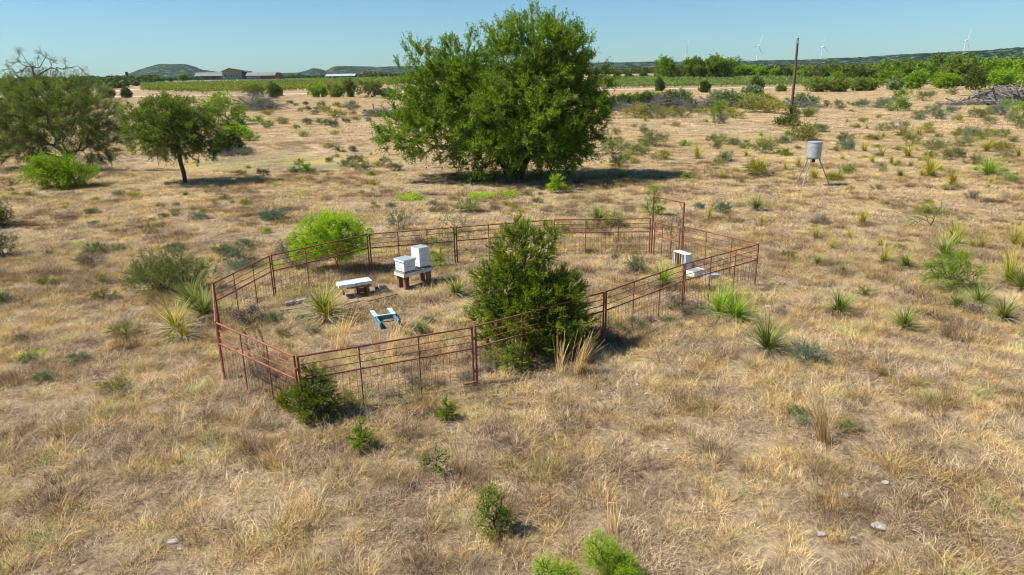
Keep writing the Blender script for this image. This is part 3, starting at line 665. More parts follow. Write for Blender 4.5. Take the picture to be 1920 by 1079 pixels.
PROTO = {
 'yg': [yucca_proto(s, 'g') for s in (1, 2, 3)], 'yb': [yucca_proto(s, 'b', 130) for s in (4, 5)], 'yy': [yucca_proto(s, 'y', 80, up=(.4, 1.1)) for s in (6, 7, 8)],
 'yd': [yucca_proto(9, 'y', 46, dead=90)],
 'gr': [shrub_proto(s, 'green') for s in (21, 22, 23)], 'ol': [shrub_proto(s, 'olive') for s in (24, 25, 26)], 'sg': [shrub_proto(s, 'sage', nl=10, h=.6) for s in (27, 28, 29)],
 'te': [shrub_proto(s, 'teal', nl=12, h=.6, lsz=.045) for s in (30, 31)], 'dk': [shrub_proto(s, 'darkgr', nl=10) for s in (32, 33)], 'br': [shrub_proto(s, 'brightd', nl=10, lsz=.06) for s in (34, 35)],
 'ye': [shrub_proto(s, 'yel', nl=9, h=.55) for s in (36, 37)], 'dr': [shrub_proto(s, 'drybush', nl=5, lsz=.05, ntw=8, twig=.005) for s in (38, 39)], 'we': [weed_proto(s, 'bright') for s in (40, 41)],
}
DESC = {'yg': ('yucca', 'spiky green yucca rosette', 'yucca'), 'yb': ('yucca', 'lush bright green yucca', 'yucca'), 'yy': ('yucca', 'yellow-green yucca', 'yucca'), 'yd': ('yucca', 'half-dead yucca with straw skirt', 'yucca'),
 'gr': ('green_shrub', 'green shrub', 'shrub'), 'ol': ('olive_shrub', 'olive green shrub', 'shrub'), 'sg': ('grey_shrub', 'grey-green shrub', 'shrub'), 'te': ('blue_green_shrub', 'blue-green shrub', 'shrub'),
 'dk': ('dark_shrub', 'dark green shrub', 'shrub'), 'br': ('leafy_bush', 'fresh bright green bush', 'bush'), 'ye': ('yellow_green_shrub', 'yellow-green shrub', 'shrub'),
 'dr': ('dry_bush', 'dead brown twiggy bush', 'bush'), 'we': ('weed_patch', 'bright lime weed patch', 'weed')}
LANDM = [('the big oak', 966, 337), ('the tripod feeder', 1518, 352), ('the utility pole', 1482, 232), ('the small round oak', 348, 343), ('the thorny tree', 128, 318), ('the tall gate frame', 1250, 470),
         ('the big cedar', 1000, 660), ('the white hives', 775, 545), ('the pen corner at right', 1420, 535), ('the pen corner at left', 415, 700), ('the long brush pile', 1330, 205), ('the right brush pile', 1860, 195), ('the dry pond bed', 560, 300), ('the blue-green bush', 1510, 675), ('the bright mesquite at right', 1785, 545)]
PLACED = []
USED = {}
def plant(code, px, py, wpx, hs=1.0, label=None):
    b = g(px, py); k = mpp(b); pr = PROTO[code]; i = len(PLACED) % len(pr); src = pr[i]
    if USED.get((code, i)): o = copy_thing(src)
    else: o = src; USED[(code, i)] = 1
    base = .84 if code[0] == 'y' and code != 'ye' else .95
    s = wpx*k/base*(1.0); o.location = (b[0], b[1], b[2]-.01); o.rotation_euler = (0, 0, float(RNG.uniform(0, 6.28))); o.scale = (s, s, s*hs)
    o.name = DESC[code][0]; PLACED.append([o, code, px, py, wpx, label]); return o
def finish_labels():
    for code, pr in PROTO.items():
        for i, src in enumerate(pr):
            if not USED.get((code, i)):
                for ch in list(src.children): bpy.data.objects.remove(ch)
                bpy.data.objects.remove(src)
    groups = {}
    for rec in PLACED:
        o, code, px, py, wpx, lab = rec
        if lab is None:
            d = [math.hypot((px-l[1]), (py-l[2])*2.2) for l in LANDM]; j = int(np.argmin(d)); nm, lx, ly = LANDM[j]
            near = 'just ' if d[j] < 60 else ('' if d[j] < 190 else 'well ')
            dx, dy = px-lx, (py-ly)*2.2
            rel = ('right of' if dx > 0 else 'left of') if abs(dx) > abs(dy)*1.2 else ('in front of' if dy > 0 else 'behind')
            size = 'big ' if wpx > 75 else ('' if wpx > 38 else 'small ')
            lab = f"{size}{DESC[code][1]} {near}{rel} {nm}"
        rec[5] = lab; groups.setdefault(lab, []).append(rec)
    for r_ in RANDP: tag(r_[0], r_[1], DESC[r_[2]][2], r_[3])
    ords = ['leftmost', 'second from the left', 'third from the left', 'fourth from the left', 'fifth from the left', 'sixth from the left', 'seventh from the left', 'eighth from the left', 'ninth from the left', 'tenth from the left'] + [w + ' from the left' for w in ('eleventh', 'twelfth', 'thirteenth', 'fourteenth', 'fifteenth', 'sixteenth', 'seventeenth', 'eighteenth')]
    for lab, rs in groups.items():
        rs.sort(key=lambda r: r[2])
        for i, r in enumerate(rs):
            L_ = lab if len(rs) == 1 else f"{lab}, {ords[min(i, 17)]}"
            tag(r[0], L_, DESC[r[1]][2], {'yucca': 'yuccas scattered over the pasture'}.get(DESC[r[1]][2], 'shrubs scattered over the pasture'))
# near and middle plants: code, base px, base py, width px
T1 = [('yb',1350,594,64),('yb',1378,600,74),('yg',1437,660,82),('yg',1572,586,54),('yg',1695,617,56),('yg',1880,600,56),('yg',1795,578,44),('yg',1835,572,48),('yy',1890,535,70),('yg',1915,545,60),('yb',1243,538,54),('yg',855,554,46),('yg',1120,418,44),('yy',1101,430,22),
 ('yd',330,622,84),('yg',384,596,74),('yd',345,634,60),('yd',322,638,34),('yg',360,575,60),('yd',612,600,84),('yg',606,592,70),('yy',1528,449,30),('yy',1560,467,22),('yy',1593,448,22),('yy',1617,421,38),('yy',1650,463,22),('yy',1655,494,44),('yg',1697,502,40),
 ('yy',1792,462,46),('yg',1770,484,54),('yy',1788,445,38),('yy',1840,468,34),('yy',1822,466,26),('yy',1900,462,46),('yy',1918,468,30),('yg',1418,394,34),('yy',1330,412,28),('te',1350,398,34),('te',1310,392,22),('yy',1368,412,16),('yy',1428,418,16),
 ('te',1510,676,62),('ol',1657,705,20),('dr',1460,590,30),('dr',1825,590,40),
 ('yy',1785,350,34),('yy',1742,332,46),('yb',1852,330,44),('yy',1415,330,42)]
L1 = {0:'lush bright green yucca touching the right front fence panel, left of a pair',1:'lush bright green yucca outside the right front fence, right of a pair',2:'spiky yucca left of the blue-green bush on open grass',10:'bright green yucca inside the pen beside the upright white box',41:'round blue-green bush beside a spiky yucca on the right slope'}
for i_, (c, px, py, wp) in enumerate(T1): plant(c, px, py, wp*(1.12 if c[0] == 'y' else 1), 1.05 if c[0] == 'y' else .9, L1.get(i_))
# right field (from an enlarged view)
for (c, cx, cy, wp) in [('gr',60,265,60),('gr',110,230,50),('ol',230,185,50),('gr',310,180,60),('gr',460,180,40),('te',530,185,80),('te',680,195,100),('br',820,218,120),('br',860,105,80),('gr',775,150,60),('ol',1030,135,95),('sg',1110,92,50),('gr',1280,85,60),
 ('br',1510,112,80),('dr',1170,185,50),('te',1280,232,70),('te',1010,292,60),('br',1032,242,36),('ye',530,315,50),('ye',660,275,30),('ye',170,390,70),('ol',60,468,110),('dk',380,480,85),('te',380,550,105),('yy',540,565,90),('yy',690,605,95),('yy',610,655,50),('ol',690,385,70),
 ('ol',580,465,55),('ol',650,465,50),('dr',795,375,50),('ye',880,430,90),('yy',1000,425,80),('ye',1080,405,70),('ol',940,500,100),('gr',1110,552,95),('yy',905,612,120),('yg',830,670,50),('yy',768,662,66),('yg',930,685,50),('sg',1070,605,40),('ol',1220,632,100),('dk',1310,612,90),
 ('gr',1200,530,80),('gr',1390,520,110),('sg',1170,440,40),('te',1460,432,90),('ye',1560,442,90),('ol',1390,420,80),('gr',1690,442,80),('gr',1850,352,120),('ol',1790,300,80),('ol',1480,275,90),('gr',1565,275,80),('te',1690,252,105),('br',1850,225,105),('br',1740,197,75),
 ('yy',1570,562,110),('ye',1680,552,95),('yy',1480,575,40),('sg',1800,482,60),('yb',1600,760,120),('ol',1460,672,100),('ol',1740,622,80),('yy',1840,612,85),('yg',842,772,76),('yy',1115,768,95),('yy',1025,778,75),('yy',1280,852,105),('ye',290,808,85),('yy',120,792,85),('ye',420,890,45),
 ('ye',1080,1000,50),('ye',1025,1075,80),('te',1590,990,50),('sg',1110,250,90),('ol',985,262,50),('sg',1180,285,90),('ye',1330,300,60),('ol',1600,330,70),('gr',1080,360,50),('sg',870,360,60),('ye',1310,430,50),('ol',1750,540,60)]:
    plant(c, 1500+cx/4.495, 160+cy/4.495, wp/4.495*1.5, .85 if c[0] != 'y' else .95)
for (c, cx, cy, wp) in [('gr',75,552,90),('gr',150,555,60),('gr',215,550,40),('ye',285,577,58),('sg',215,458,36),('dk',95,608,66),('ye',165,592,38),('gr',255,517,85),('br',390,515,32),('yy',450,570,64),('dk',515,492,36),('gr',555,507,50),('gr',530,527,36),('sg',610,512,46),
 ('gr',665,527,40),('sg',580,582,56),('yy',670,560,36),('gr',770,525,50),('gr',740,547,66),('te',845,502,46),('ol',925,492,100),('br',845,558,42),('ye',715,648,95),('yy',845,625,48),('yy',905,612,56),('yy',972,660,50),('ye',1060,670,46),('yy',790,642,28),('sg',1000,450,46),
 ('ye',170,387,84),('ol',250,390,66),('ye',300,383,56),('ol',380,387,56),('ol',470,372,46),('br',540,378,76),('ye',615,388,64),('sg',545,412,50),('ol',700,362,95),('ye',775,367,85),('gr',940,382,46),('ye',965,367,36)]:
    plant(c, 1120+cx/2.4, 60+cy/2.4, wp/2.4*1.4, .85)
for (c, cx, cy, wp) in [('dk',470,162,46),('dk',520,177,33),('dk',600,168,42),('ol',740,184,66),('gr',870,184,56),('te',975,194,84),('ol',770,230,76),('ye',860,275,115),('ol',1000,252,46),('ol',1030,298,46),('dk',940,318,56),('sg',610,334,84),('gr',405,328,74),('br',290,342,56),
 ('br',205,312,72),('ye',280,254,76),('gr',515,373,56),('gr',740,333,76),('dk',820,358,96),('br',585,433,56),('ye',845,418,56),('br',130,468,105),('br',40,434,90),('dk',40,542,86),('dk',240,765,84),('gr',510,742,76),('br',600,738,105),('ol',1070,648,76),('ol',1270,648,66),
 ('sg',930,692,96),('gr',1010,692,56),('dk',1090,724,96),('br',1150,764,56),('ol',1220,702,86),('dk',1350,722,96),('ye',90,1012,90),('ye',135,905,46),('ye',540,802,56),('ye',1065,915,46),('dr',1000,215,60),('dk',620,215,50),('sg',680,250,60),('ol',560,225,50)]:
    plant(c, 440+cx/4.497, 160+cy/4.497, wp/4.497*1.3, .8)
for (c, cx, cy, wp) in [('yy',20,87,50),('gr',50,52,40),('ol',150,72,48),('ye',480,100,48),('ye',680,82,66),('sg',470,163,66),('ol',815,127,42),('ol',895,127,42),('te',1000,194,78),('te',1365,194,110),('sg',715,242,38),('we',1240,130,56),('sg',1175,112,34),('yg',940,72,60),
 ('yy',660,350,66),('sg',600,350,76),('we',390,324,90),('sg',240,372,56),('we',345,422,34),('dr',460,422,130),('we',125,502,42),('we',250,500,84),('dk',1130,366,100),('sg',1250,340,112),('te',1200,455,105),('sg',890,355,100),
 ('we',170,880,130),('we',350,800,95),('sg',400,915,110),('we',730,830,38),('we',1060,850,60),('sg',110,800,60)]:
    plant(c, cx/2.698, 340+cy/2.698, wp/2.698, .7 if c != 'we' else .5)
for (c, px, py, wp) in [('gr',878,398,46),('we',770,375,60),('we',905,372,50),('we',955,368,50),('dr',560,468,36),('dr',1275,580,50),('gr',790,508,40),('we',870,576,22),('dr',470,600,60),('gr',1590,806,34),('sg',1515,802,40),('gr',1490,780,36),('we',1275,505,18),('br',500,438,20),('te',512,414,44)]:
    plant(c, px, py, wp, .75)
RANDP = []
def rnd(n, x0, x1, y0, y1, codes, lab, grp, w0=5, w1=15, pw=1.3):
    q = np.random.default_rng(int(x0+y0)+n)
    for i in range(n):
        py = y0+(y1-y0)*q.uniform()**pw; px = q.uniform(x0, x1); c = codes[int(q.integers(len(codes)))]
        if fbm(px/90, py/30, 88) < .40: continue
        if 380 < px < 1440 and 400 < py < 780 : continue
        o = plant(c, px, py, q.uniform(w0, w1)*(.8+.8*(py-150)/200), q.uniform(.6, .9)); PLACED.pop()
        RANDP.append((o, f"small {DESC[c][1]}, one of several {lab}", c, grp[0 if c[0] == 'y' and c != 'ye' else 1]))
GP = ('small yuccas dotting the pasture', 'small shrubs dotting the pasture')
rnd(170, 1150, 1930, 185, 345, ['yy', 'yy', 'yb', 'ol', 'ye', 'ye', 'gr', 'sg', 'br'], 'dotting the field around the tripod feeder', GP, 7, 17)
rnd(26, 1450, 1930, 345, 560, ['yy', 'yg', 'ol', 'dr'], 'scattered on the slope right of the pen', GP, 8, 15)
rnd(60, 440, 720, 188, 330, ['ol', 'ye', 'gr', 'dk', 'sg', 'yy'], 'between the left road and the dry pond', GP, 7, 15)
rnd(34, 0, 700, 345, 420, ['ol', 'ye', 'sg', 'we', 'yy'], 'on the open grass beyond the pen', GP, 7, 13)
rnd(16, 0, 420, 420, 760, ['ol', 'sg', 'ol'], 'in the grass left of the pen', GP, 9, 20)
rnd(40, 700, 1200, 345, 405, ['ol', 'ye', 'we', 'yy', 'sg', 'dr'], 'between the big oak and back fence', GP, 7, 13)
q = np.random.default_rng(12)
for i in range(46):
    t = q.uniform(); px = 470+t*760; py = (500-110*t+40*t*t if i % 2 else q.uniform(470, 640))+q.uniform(-8, 10)
    if i % 2 == 0: px = q.uniform(450, 1230)
    if abs(px-775) < 60 and abs(py-520) < 50 or abs(px-665) < 60 and abs(py-545) < 40: continue
    c = ['sg', 'gr', 'ol', 'dr', 'sg', 'we'][i % 6]; o = plant(c, px, py, q.uniform(16, 40), q.uniform(.6, 1.1)); PLACED.pop()
    RANDP.append((o, f"{DESC[c][1]}, one of several growing inside the pen", c, 'scrubby weeds in the pen'))
for i in range(30):
    t = q.uniform(); px = 560+t*760; py = 772-200*t+q.uniform(-6, 22); c = ['dr', 'sg', 'ol', 'dr'][i % 4]; o = plant(c, px, py, q.uniform(20, 44), q.uniform(.5, 1.0)); PLACED.pop()
    RANDP.append((o, f"{DESC[c][1]}, one of several caught along the front fence", c, 'weeds along the front fence'))
# the sprawling grey-green shrub left of the pen
b = g(315, 548); k = mpp(b)
tree('sprawling_shrub', b, 51, [LL(275, 520, 36, 28, 315, 548), LL(345, 508, 44, 32, 315, 548), LL(305, 505, 52, 34, 315, 548), LL(385, 512, 30, 24, 315, 548)], 330, [(0, 0, 0), (0, 0, .1)],   .03, M['green'], M['greybark'],
     'wide sprawling grey-green shrub outside the pen at the left', 'shrub', crown='foliage', trunkname='stem', ntw=5, twl=.25, nl=8, lsz=.05, up=.35, spread=.8, jit=.04, twig_r=.005)
b = g(445, 500); k = mpp(b)
tree('sprawling_shrub', b, 52, [LL(445, 482, 26, 18, 445, 500)], 50, [(0, 0, 0), (0, 0, .1)], .02, M['teal'], M['greybark'],
     'small blue-green shrub just outside the far left fence panel', 'shrub', crown='foliage', trunkname='stem', ntw=5, twl=.2, nl=7, lsz=.05, up=.35, spread=.8, jit=.04, twig_r=.005)
# tall straw clumps
def straw(px, py, wpx, hpx, lean, n, seed, label):
    b = g(px, py); k = mpp(b); q = np.random.default_rng(seed); az = q.normal(lean, .5, n)
    P = np.stack([q.normal(0, wpx*k*.14, n), q.normal(0, .06, n), np.zeros(n)], 1)
    V, F = strips(P, az, hpx*k*1.15*q.uniform(.5, 1.05, n), q.uniform(.008, .018, n), q.uniform(.85, 1.05, n), q.uniform(.1, .6, n), q.uniform(.0, .25, n), 4, q, .5)
    tag(mk('straw_clump', [(V, F, 0, np.repeat(q.uniform(0, 1, n), 4))], [M['straw']], loc=b), label, 'dry grass', 'tall straw clumps')
straw(1085, 700, 50, 82, .3, 60, 1, 'tall golden straw arching right in front of the big cedar')
straw(1050, 700, 30, 76, 1.2, 22, 2, 'upright thin straw bunch at the right foot of the big cedar')
straw(975, 690, 30, 70, 1.9, 26, 3, 'straw stems standing at the left foot of the big cedar')
straw(735, 670, 50, 72, .6, 60, 4, 'golden straw clump inside the pen in front of the blue frame')
straw(712, 668, 30, 66, 2.5, 24, 5, 'straw bunch leaning left inside the pen below the blue frame')
straw(640, 655, 60, 74, .6, 70, 6, 'broad straw clump inside the pen right of the dead-skirted yucca')
straw(1545, 835, 34, 90, 2.2, 110, 7, 'lone tall pale straw clump in the right foreground')
straw(1473, 610, 12, 42, .9, 9, 8, 'few straw stems standing above the spiky yucca at right')
straw(865, 885, 60, 70, 2.6, 30, 9, 'leaning straw stems beside the sparse foreground shoot')
straw(1150, 1000, 60, 60, 2.0, 26, 10, 'loose straw stems above the bright foreground shrub')
# ------------------------------------------------------------------ the pipe pen
FT = 1.45
def panel(fence, A, B, matr, label=None, hh=FT, seed=0, mesh=True, name='fence_panel'):
    """one panel between two ground points; pipe frame with four top rails, uprights and wire below"""
    A = np.array(A, float); B = np.array(B, float); za, zb = float(terr(*A[:2])), float(terr(*B[:2]))
    d = B[:2]-A[:2]; L = np.linalg.norm(d); d /= L
    def P(t, z): q = A[:2]+d*(t*L); zz = za*(1-t)+zb*t; return (q[0], q[1], zz+z)
    e = .045/L; fr = []; R = .022
    for t in (e, 1-e): fr.append(rod(P(t, -.08), P(t, hh), R*1.15, 8))
    fr.append(rod(P(e, hh), P(1-e, hh), R, 8)); fr.append(rod(P(e, hh-.525), P(1-e, hh-.525), R, 8)); fr.append(rod(P(e, .0), P(1-e, .0), R*.6, 8))
    # caps at the top corners
    V, F = join(*fr); p = mk(name, [(V, F, 0, None)], [matr], fence, smooth=True)
    if label: p['label'] = label
    for z in (hh-.19, hh-.36):
        V, F = rod(P(e, z), P(1-e, z), .0105, 6); mk('rail', [(V, F, 0, None)], [matr], p, smooth=True)
    for t in (1/3, 2/3):
        V, F = rod(P(t, -.08), P(t, hh-.01), .015, 8); mk('upright', [(V, F, 0, None)], [matr], p, smooth=True)
    if mesh:
        q = np.random.default_rng(seed); n = int(L/.15); A_, B_ = [], []
        for i in range(1, n): A_.append(P(i/n, .07)); B_.append(P(i/n + q.normal(0, .004), hh-.53))
        for z in np.arange(.2, hh-.55, .17):
            m_ = 6; z1 = [z+q.normal(0, .006) for _ in range(m_+1)]
            for j in range(m_): A_.append(P(e+(1-2*e)*j/m_, z1[j])); B_.append(P(e+(1-2*e)*(j+1)/m_, z1[j+1]))
        V, F = cones(A_, B_, (.0034), .0034, 4); mk('wire_mesh', [(V, F, 0, None)], [M['wire']], p)
    return p
PT = {k: gz(px, py, FT)[:2] for k, px, py in (('B1', 404, 605), ('A', 553, 668), ('C', 888, 612), ('D', 1135, 548), ('E', 1284, 495), ('F', 1424, 457),
      ('G1', 1281, 425), ('G0', 1222, 410), ('K', 1037, 413), ('L', 853, 427), ('M', 690, 440), ('N', 506, 480), ('B2', 398, 532))}
fence = tag(empty('pipe_fence', (0, 0, 0)), 'closed ring of rusty pipe and wire panels forming a pen around the hives', 'fence')
ctr = sum(PT.values())/len(PT)
order = ['B1', 'A', 'C', 'D', 'E', 'F', 'G1', 'G0', 'K', 'L', 'M', 'N', 'B2', 'B1']
for i in range(len(order)-1):
    a, c = order[i], order[i+1]
    if a == 'G1': continue
    mt = M['redpaint'] if (a, c) in (('B1', 'A'), ('B2', 'B1')) else M['rust']
    panel(fence, PT[a], PT[c], mt, 'panel of brighter red oxide pipe' if mt is M['redpaint'] else None, seed=i)
# chain and pin couplings between neighbouring panels
for k in ('A', 'C', 'D', 'E', 'K', 'L', 'N'):
    q = PT[k]; z0 = float(terr(*q)); V, F = lathe([(.0, -.03), (.042, -.03), (.046, 0), (.042, .03), (.0, .03)], 10)
    mk('coupling', [(np.concatenate([V+[q[0], q[1], z0+1.18]]), F, 0, None), (V+[q[0], q[1], z0+.35], F, 0, None)], [M['rust']], fence)
# tall gate frame with corner braces, and its gate leaf
g0, g1 = PT['G0'], PT['G1']; dd = (g1-g0)/np.linalg.norm(g1-g0); z0 = float(terr(*g0)); HG = 2.34
g0p = g0+dd*.06; g1p = g1-dd*.02
def Q(p, z): return (p[0], p[1], z0+z)
fr = [rod(Q(g0p, -.1), Q(g0p, HG), .034, 10), rod(Q(g1p, -.1), Q(g1p, HG), .034, 10), rod(Q(g0p, HG), Q(g1p, HG-.0), .028, 10)]
gf = mk('gate_frame', [(*join(*fr), 0, None)], [M['rust']], fence, smooth=True); gf['label'] = 'tall pipe goal-frame over the gate opening'
for p_, s_ in ((g0p, 1), (g1p, -1)):
    V, F = rod(Q(p_, HG-.32), Q(p_+dd*.26*s_, HG-.01), .02, 8); mk('corner_brace', [(V, F, 0, None)], [M['rust']], gf)
p = panel(fence, g0+dd*.16, g1-dd*.12, M['rust'], 'narrow gate leaf under the tall frame', hh=1.34, seed=77, name='gate')

# ------------------------------------------------------------------ hives
def plane_axes(c, r, l, z):
    C_, Rr, Ll = gz(*c, z), gz(*r, z), gz(*l, z); u = (Rr-C_)[:2]; v = (Ll-C_)[:2]; return C_, u, v
def part(name, geo, mat, parent, bev=.004, sm=False):
    o = mk(name, [(geo[0], geo[1], 0, None)], [mat], parent)
    if bev:
        b = o.modifiers.new('bevel', 'BEVEL'); b.width = bev; b.segments = 2; b.limit_method = 'ANGLE'
    return o
def frame_axes(c, ang): # local frame helper
    return None
zt = .60
C_, u, v = plane_axes((757, 514), (811, 500), (744, 499.5), zt)
ang = math.atan2(u[1], u[0]); Lu = float(np.linalg.norm(u)); ux = u/Lu; vx = np.array([-ux[1], ux[0]]); Lv = .56
cen = C_[:2]+ux*Lu/2+vx*Lv/2; zg = float(terr(*cen)); zl = zt-zg
st = tag(empty('hive_stand', (cen[0], cen[1], zg), ang), 'grey-white raised hive stand on thick brown timber legs carrying two hives', 'stand')
Hs = .12
part('platform', box((0, 0, zl-.012), (Lu, Lv, .024)), M['greywood'], st)
for y in (-Lv/2+.02, Lv/2-.02): part('apron', box((0, y, zl-.024-Hs/2), (Lu, .04, Hs)), M['whiteold'], st)
for x in (-Lu/2+.02, Lu/2-.02): part('apron', box((x, 0, zl-.024-Hs/2), (.04, Lv-.083, Hs)), M['whiteold'], st)
for x in (-Lu/2+.16, Lu/2-.13):
    for y in (-Lv/2+.10, Lv/2-.10): part('leg', box((x, y, (zl-.03)/2-.03), (.17, .11, zl-.03)), M['post'], st)
def hive(x, Lx, Ly, hgt, layers, label, y=0, lid='lid', over=.022):
    p = cen+ux*x+vx*y; h = tag(empty('bee_hive', (p[0], p[1], zg+zl+.002), ang), label, 'beehive')
    part('bottom_board', box((0, 0, .012), (Lx+.02, Ly+.05, .024)), M['greywood'], h)
    # dark entrance gap then the box bodies
    part('entrance', box((0, .01, .033), (Lx-.03, Ly-.06, .018)), M['black'], h, 0)
    hb = (hgt-.042-.075)/layers
    for i in range(layers):
        o = part('hive_body', box((0, 0, .042+hb*(i+.5)), (Lx, Ly, hb-.005)), M['white'], h, .005)
        for sx in (-1, 1): part('hand_hold', box((sx*(Lx/2+.004), 0, .042+hb*(i+.68)), (.012, .13, .026)), M['whiteold'], o)
    l = part('lid', box((0, 0, hgt-.0375), (Lx+over*2, Ly+over*2, .075)), M['white'], h, .006)
    part('lid_sheet', box((0, 0, hgt+.002), (Lx+over*2+.004, Ly+over*2+.004, .005)), M['greylid'], l, .002)
    return h
hive(-Lu/2+.27, .46, .50, .45, 2, 'shorter white hive on the left half of the raised stand', -.02, over=.028)
hive(Lu/2-.25, .44, .46, .71, 3, 'taller white hive on the right half of the raised stand', .05, over=.004)
# second stand with two shallow trays
zt = .48
C_, u, v = plane_axes((635, 536), (698, 527), (627.5, 528), zt)
ang2 = math.atan2(u[1], u[0]); Lu = float(np.linalg.norm(u)); ux2 = u/Lu; vx2 = np.array([-ux2[1], ux2[0]]); Lv = .50
cen2 = C_[:2]+ux2*Lu/2+vx2*Lv/2; zg2 = float(terr(*cen2)); z2 = zt-zg2
st = tag(empty('wooden_stand', (cen2[0], cen2[1], zg2), ang2), 'broken brown wooden stand propped under two white trays', 'stand')
part('top_frame', join(box((.12, -Lv/2+.07, z2-.15), (Lu*.72, .04, .07)), box((.12, Lv/2-.07, z2-.15), (Lu*.72, .04, .07))), M['post'], st)
part('leg', box((Lu/2-.14, -Lv/2+.12, (z2-.115)/2-.02), (.10, .07, z2-.16)), M['post'], st)
part('leg', box((Lu/2-.14, Lv/2-.12, (z2-.115)/2-.02), (.10, .07, z2-.16)), M['post'], st)
part('leg', box((Lu/2-.42, Lv/2-.12, (z2-.115)/2-.02), (.09, .07, z2-.16)), M['post'], st)
part('slanting_leg', box((-.02, -Lv/2+.08, (z2-.115)/2-.02), (.035, .035, z2-.12), R=Matrix.Rotation(.22, 3, 'Y')), M['whiteold'], st)
part('slanting_leg', box((-Lu/2+.20, Lv/2-.12, (z2-.115)/2-.02), (.06, .06, z2-.14), R=Matrix.Rotation(-.15, 3, 'Y')), M['post'], st)
part('board', box((Lu/2-.30, -.02, .14), (.30, .05, .18), R=Matrix.Rotation(.5, 3, 'X')), M['post'], st)
for x, lab, dz in ((-Lu/4, 'left white upturned tray on the broken wooden stand', 0), (Lu/4, 'right white upturned tray on the broken wooden stand', .012)):
    p = cen2+ux2*x; t = tag(empty('hive_tray', (p[0], p[1], zg2+z2-.112+dz), ang2+(.02 if x > 0 else 0)), lab, 'tray'); w_ = Lu/2-.012
    part('panel', box((0, 0, .012), (w_-.04, Lv-.04, .02)), M['white'], t)
    for sx in (-1, 1): part('rim', box((sx*(w_/2-.01), 0, .055), (.02, Lv, .11)), M['whiteold'], t)
    for sy in (-1, 1): part('rim', box((0, sy*(Lv/2-.01), .055), (w_-.044, .02, .11)), M['white'], t)
    part('inner_sheet', box((0, 0, .085), (w_-.05, Lv-.045, .006)), M['white'], t, 0)
# cinder-grey bucket lying behind
b = g(716, 549); o = tag(empty('lying_crate', (b[0], b[1], b[2]), .35), 'weathered grey and black plastic crate lying between the two stands', 'crate')
cr = [box((0, y, .10), (.42, .02, .18)) for y in (-.15, .15)] + [box((x, 0, .10), (.02, .28, .18)) for x in (-.20, .20)]
part('shell', join(*cr), M['greywood'], o); part('cover', box((.07, 0, .197), (.24, .32, .012), R=Matrix.Rotation(.08, 3, 'Y')), M['black'], o)
V, F = tube([(-.1+.0, .17*math.cos(t), .12+.17*math.sin(t)) for t in np.linspace(0, math.pi, 10)], .008, 6); part('handle', (V, F), M['greylid'], o, 0)
# grey boards on the ground
for (p0, p1, w_, lab, mt) in (((536, 574), (575, 566), .16, 'pale weathered board lying left of the dead-skirted yucca', 'greywood'), ((525, 589), (600, 577), .045, 'long thin grey slat on the grass left of the yucca', 'greywood'),
                          ((690, 570), (745, 556), .12, 'brown plank lying behind the blue frame towards the hives', 'post'), ((645, 577), (676, 570), .05, 'short reddish slat under the broken stand', 'post'), ((870, 728), (893, 722), .1, 'dark rotten plank under the front fence', 'post')):
    a_, b_ = g(*p0), g(*p1); c_ = (a_+b_)/2; L_ = np.linalg.norm(b_-a_)
    o = tag(mk('board', [(*box((0, 0, 0), (L_, w_, .035)), 0, None)], [M[mt]], loc=(c_[0], c_[1], c_[2]+.10)), lab, 'board'); o.rotation_euler = (.04, -math.atan2(b_[2]-a_[2], L_), math.atan2(b_[1]-a_[1], b_[0]-a_[0]))
# blue two-armed frame
zb = .20; l0, l1, r0, r1 = gz(697, 583, zb), gz(713, 604, zb), gz(729, 579, zb), gz(749, 604, zb)
c_ = (l0+l1+r0+r1)/4; dv = ((l0-l1)+(r0-r1))/2; an = math.atan2(dv[1], dv[0])-math.pi/2; Ld = float(np.linalg.norm(dv)); Wd = float(np.linalg.norm((r0+r1)/2-(l0+l1)/2))
c_keep = c_.copy(); zgb = float(terr(c_[0], c_[1])); fr = tag(empty('blue_hive_rack', (c_[0], c_[1], zgb+.03), an), 'faded blue open wooden frame lying on the grass in the pen', 'frame')
for sx in (-1, 1):
    b0 = part('side_board', box((sx*Wd/2, 0, .085), (.045, Ld, .17)), M['blue'], fr)
    part('cap_board', box((sx*Wd/2, Ld*.22, .182), (.13, Ld*.5, .02)), M['bluelight'], fr)
part('cross_board', box((0, .02, .10), (Wd-.05, .04, .13)), M['blue'], fr); part('top_strip', box((0, .02, .180), (Wd-.14, .07, .022)), M['bluelight'], fr)
# upright open box on the right
z_ = .60; C_, Rr, Ll = gz(1286, 478.5, z_), gz(1302, 476, z_), gz(1262, 470.5, z_)
v_ = (Ll-C_)[:2]; Lv = float(np.linalg.norm(v_)); vy = v_/Lv; uxr = np.array([-vy[1], vy[0]]); uxr = uxr if uxr[0] > 0 else -uxr; Lu = .30
an = math.atan2(uxr[1], uxr[0]); cen3 = C_[:2]+uxr*Lu/2+vy*Lv/2; zg3 = float(terr(*cen3)); hh = z_-zg3
bx = tag(empty('open_hive_box', (cen3[0], cen3[1], zg3), an), 'white hive box standing on its side with bare frames showing', 'hive box')
sgn = 1 if (np.cross(np.append(uxr, 0), np.append(vy, 0))[2] > 0) else -1
part('side', box((0, -sgn*(Lv/2-.011), hh/2), (Lu, .022, hh-.046)), M['white'], bx); part('side', box((0, sgn*(Lv/2-.011), hh/2), (Lu, .022, hh-.046)), M['white'], bx)
part('top', box((0, 0, hh-.011), (Lu, Lv, .022)), M['white'], bx); part('bottom', box((0, 0, .011), (Lu, Lv, .022)), M['white'], bx)
part('back', box((Lu/2-.008, 0, hh/2), (.014, Lv-.048, hh-.048)), M['whiteold'], bx)
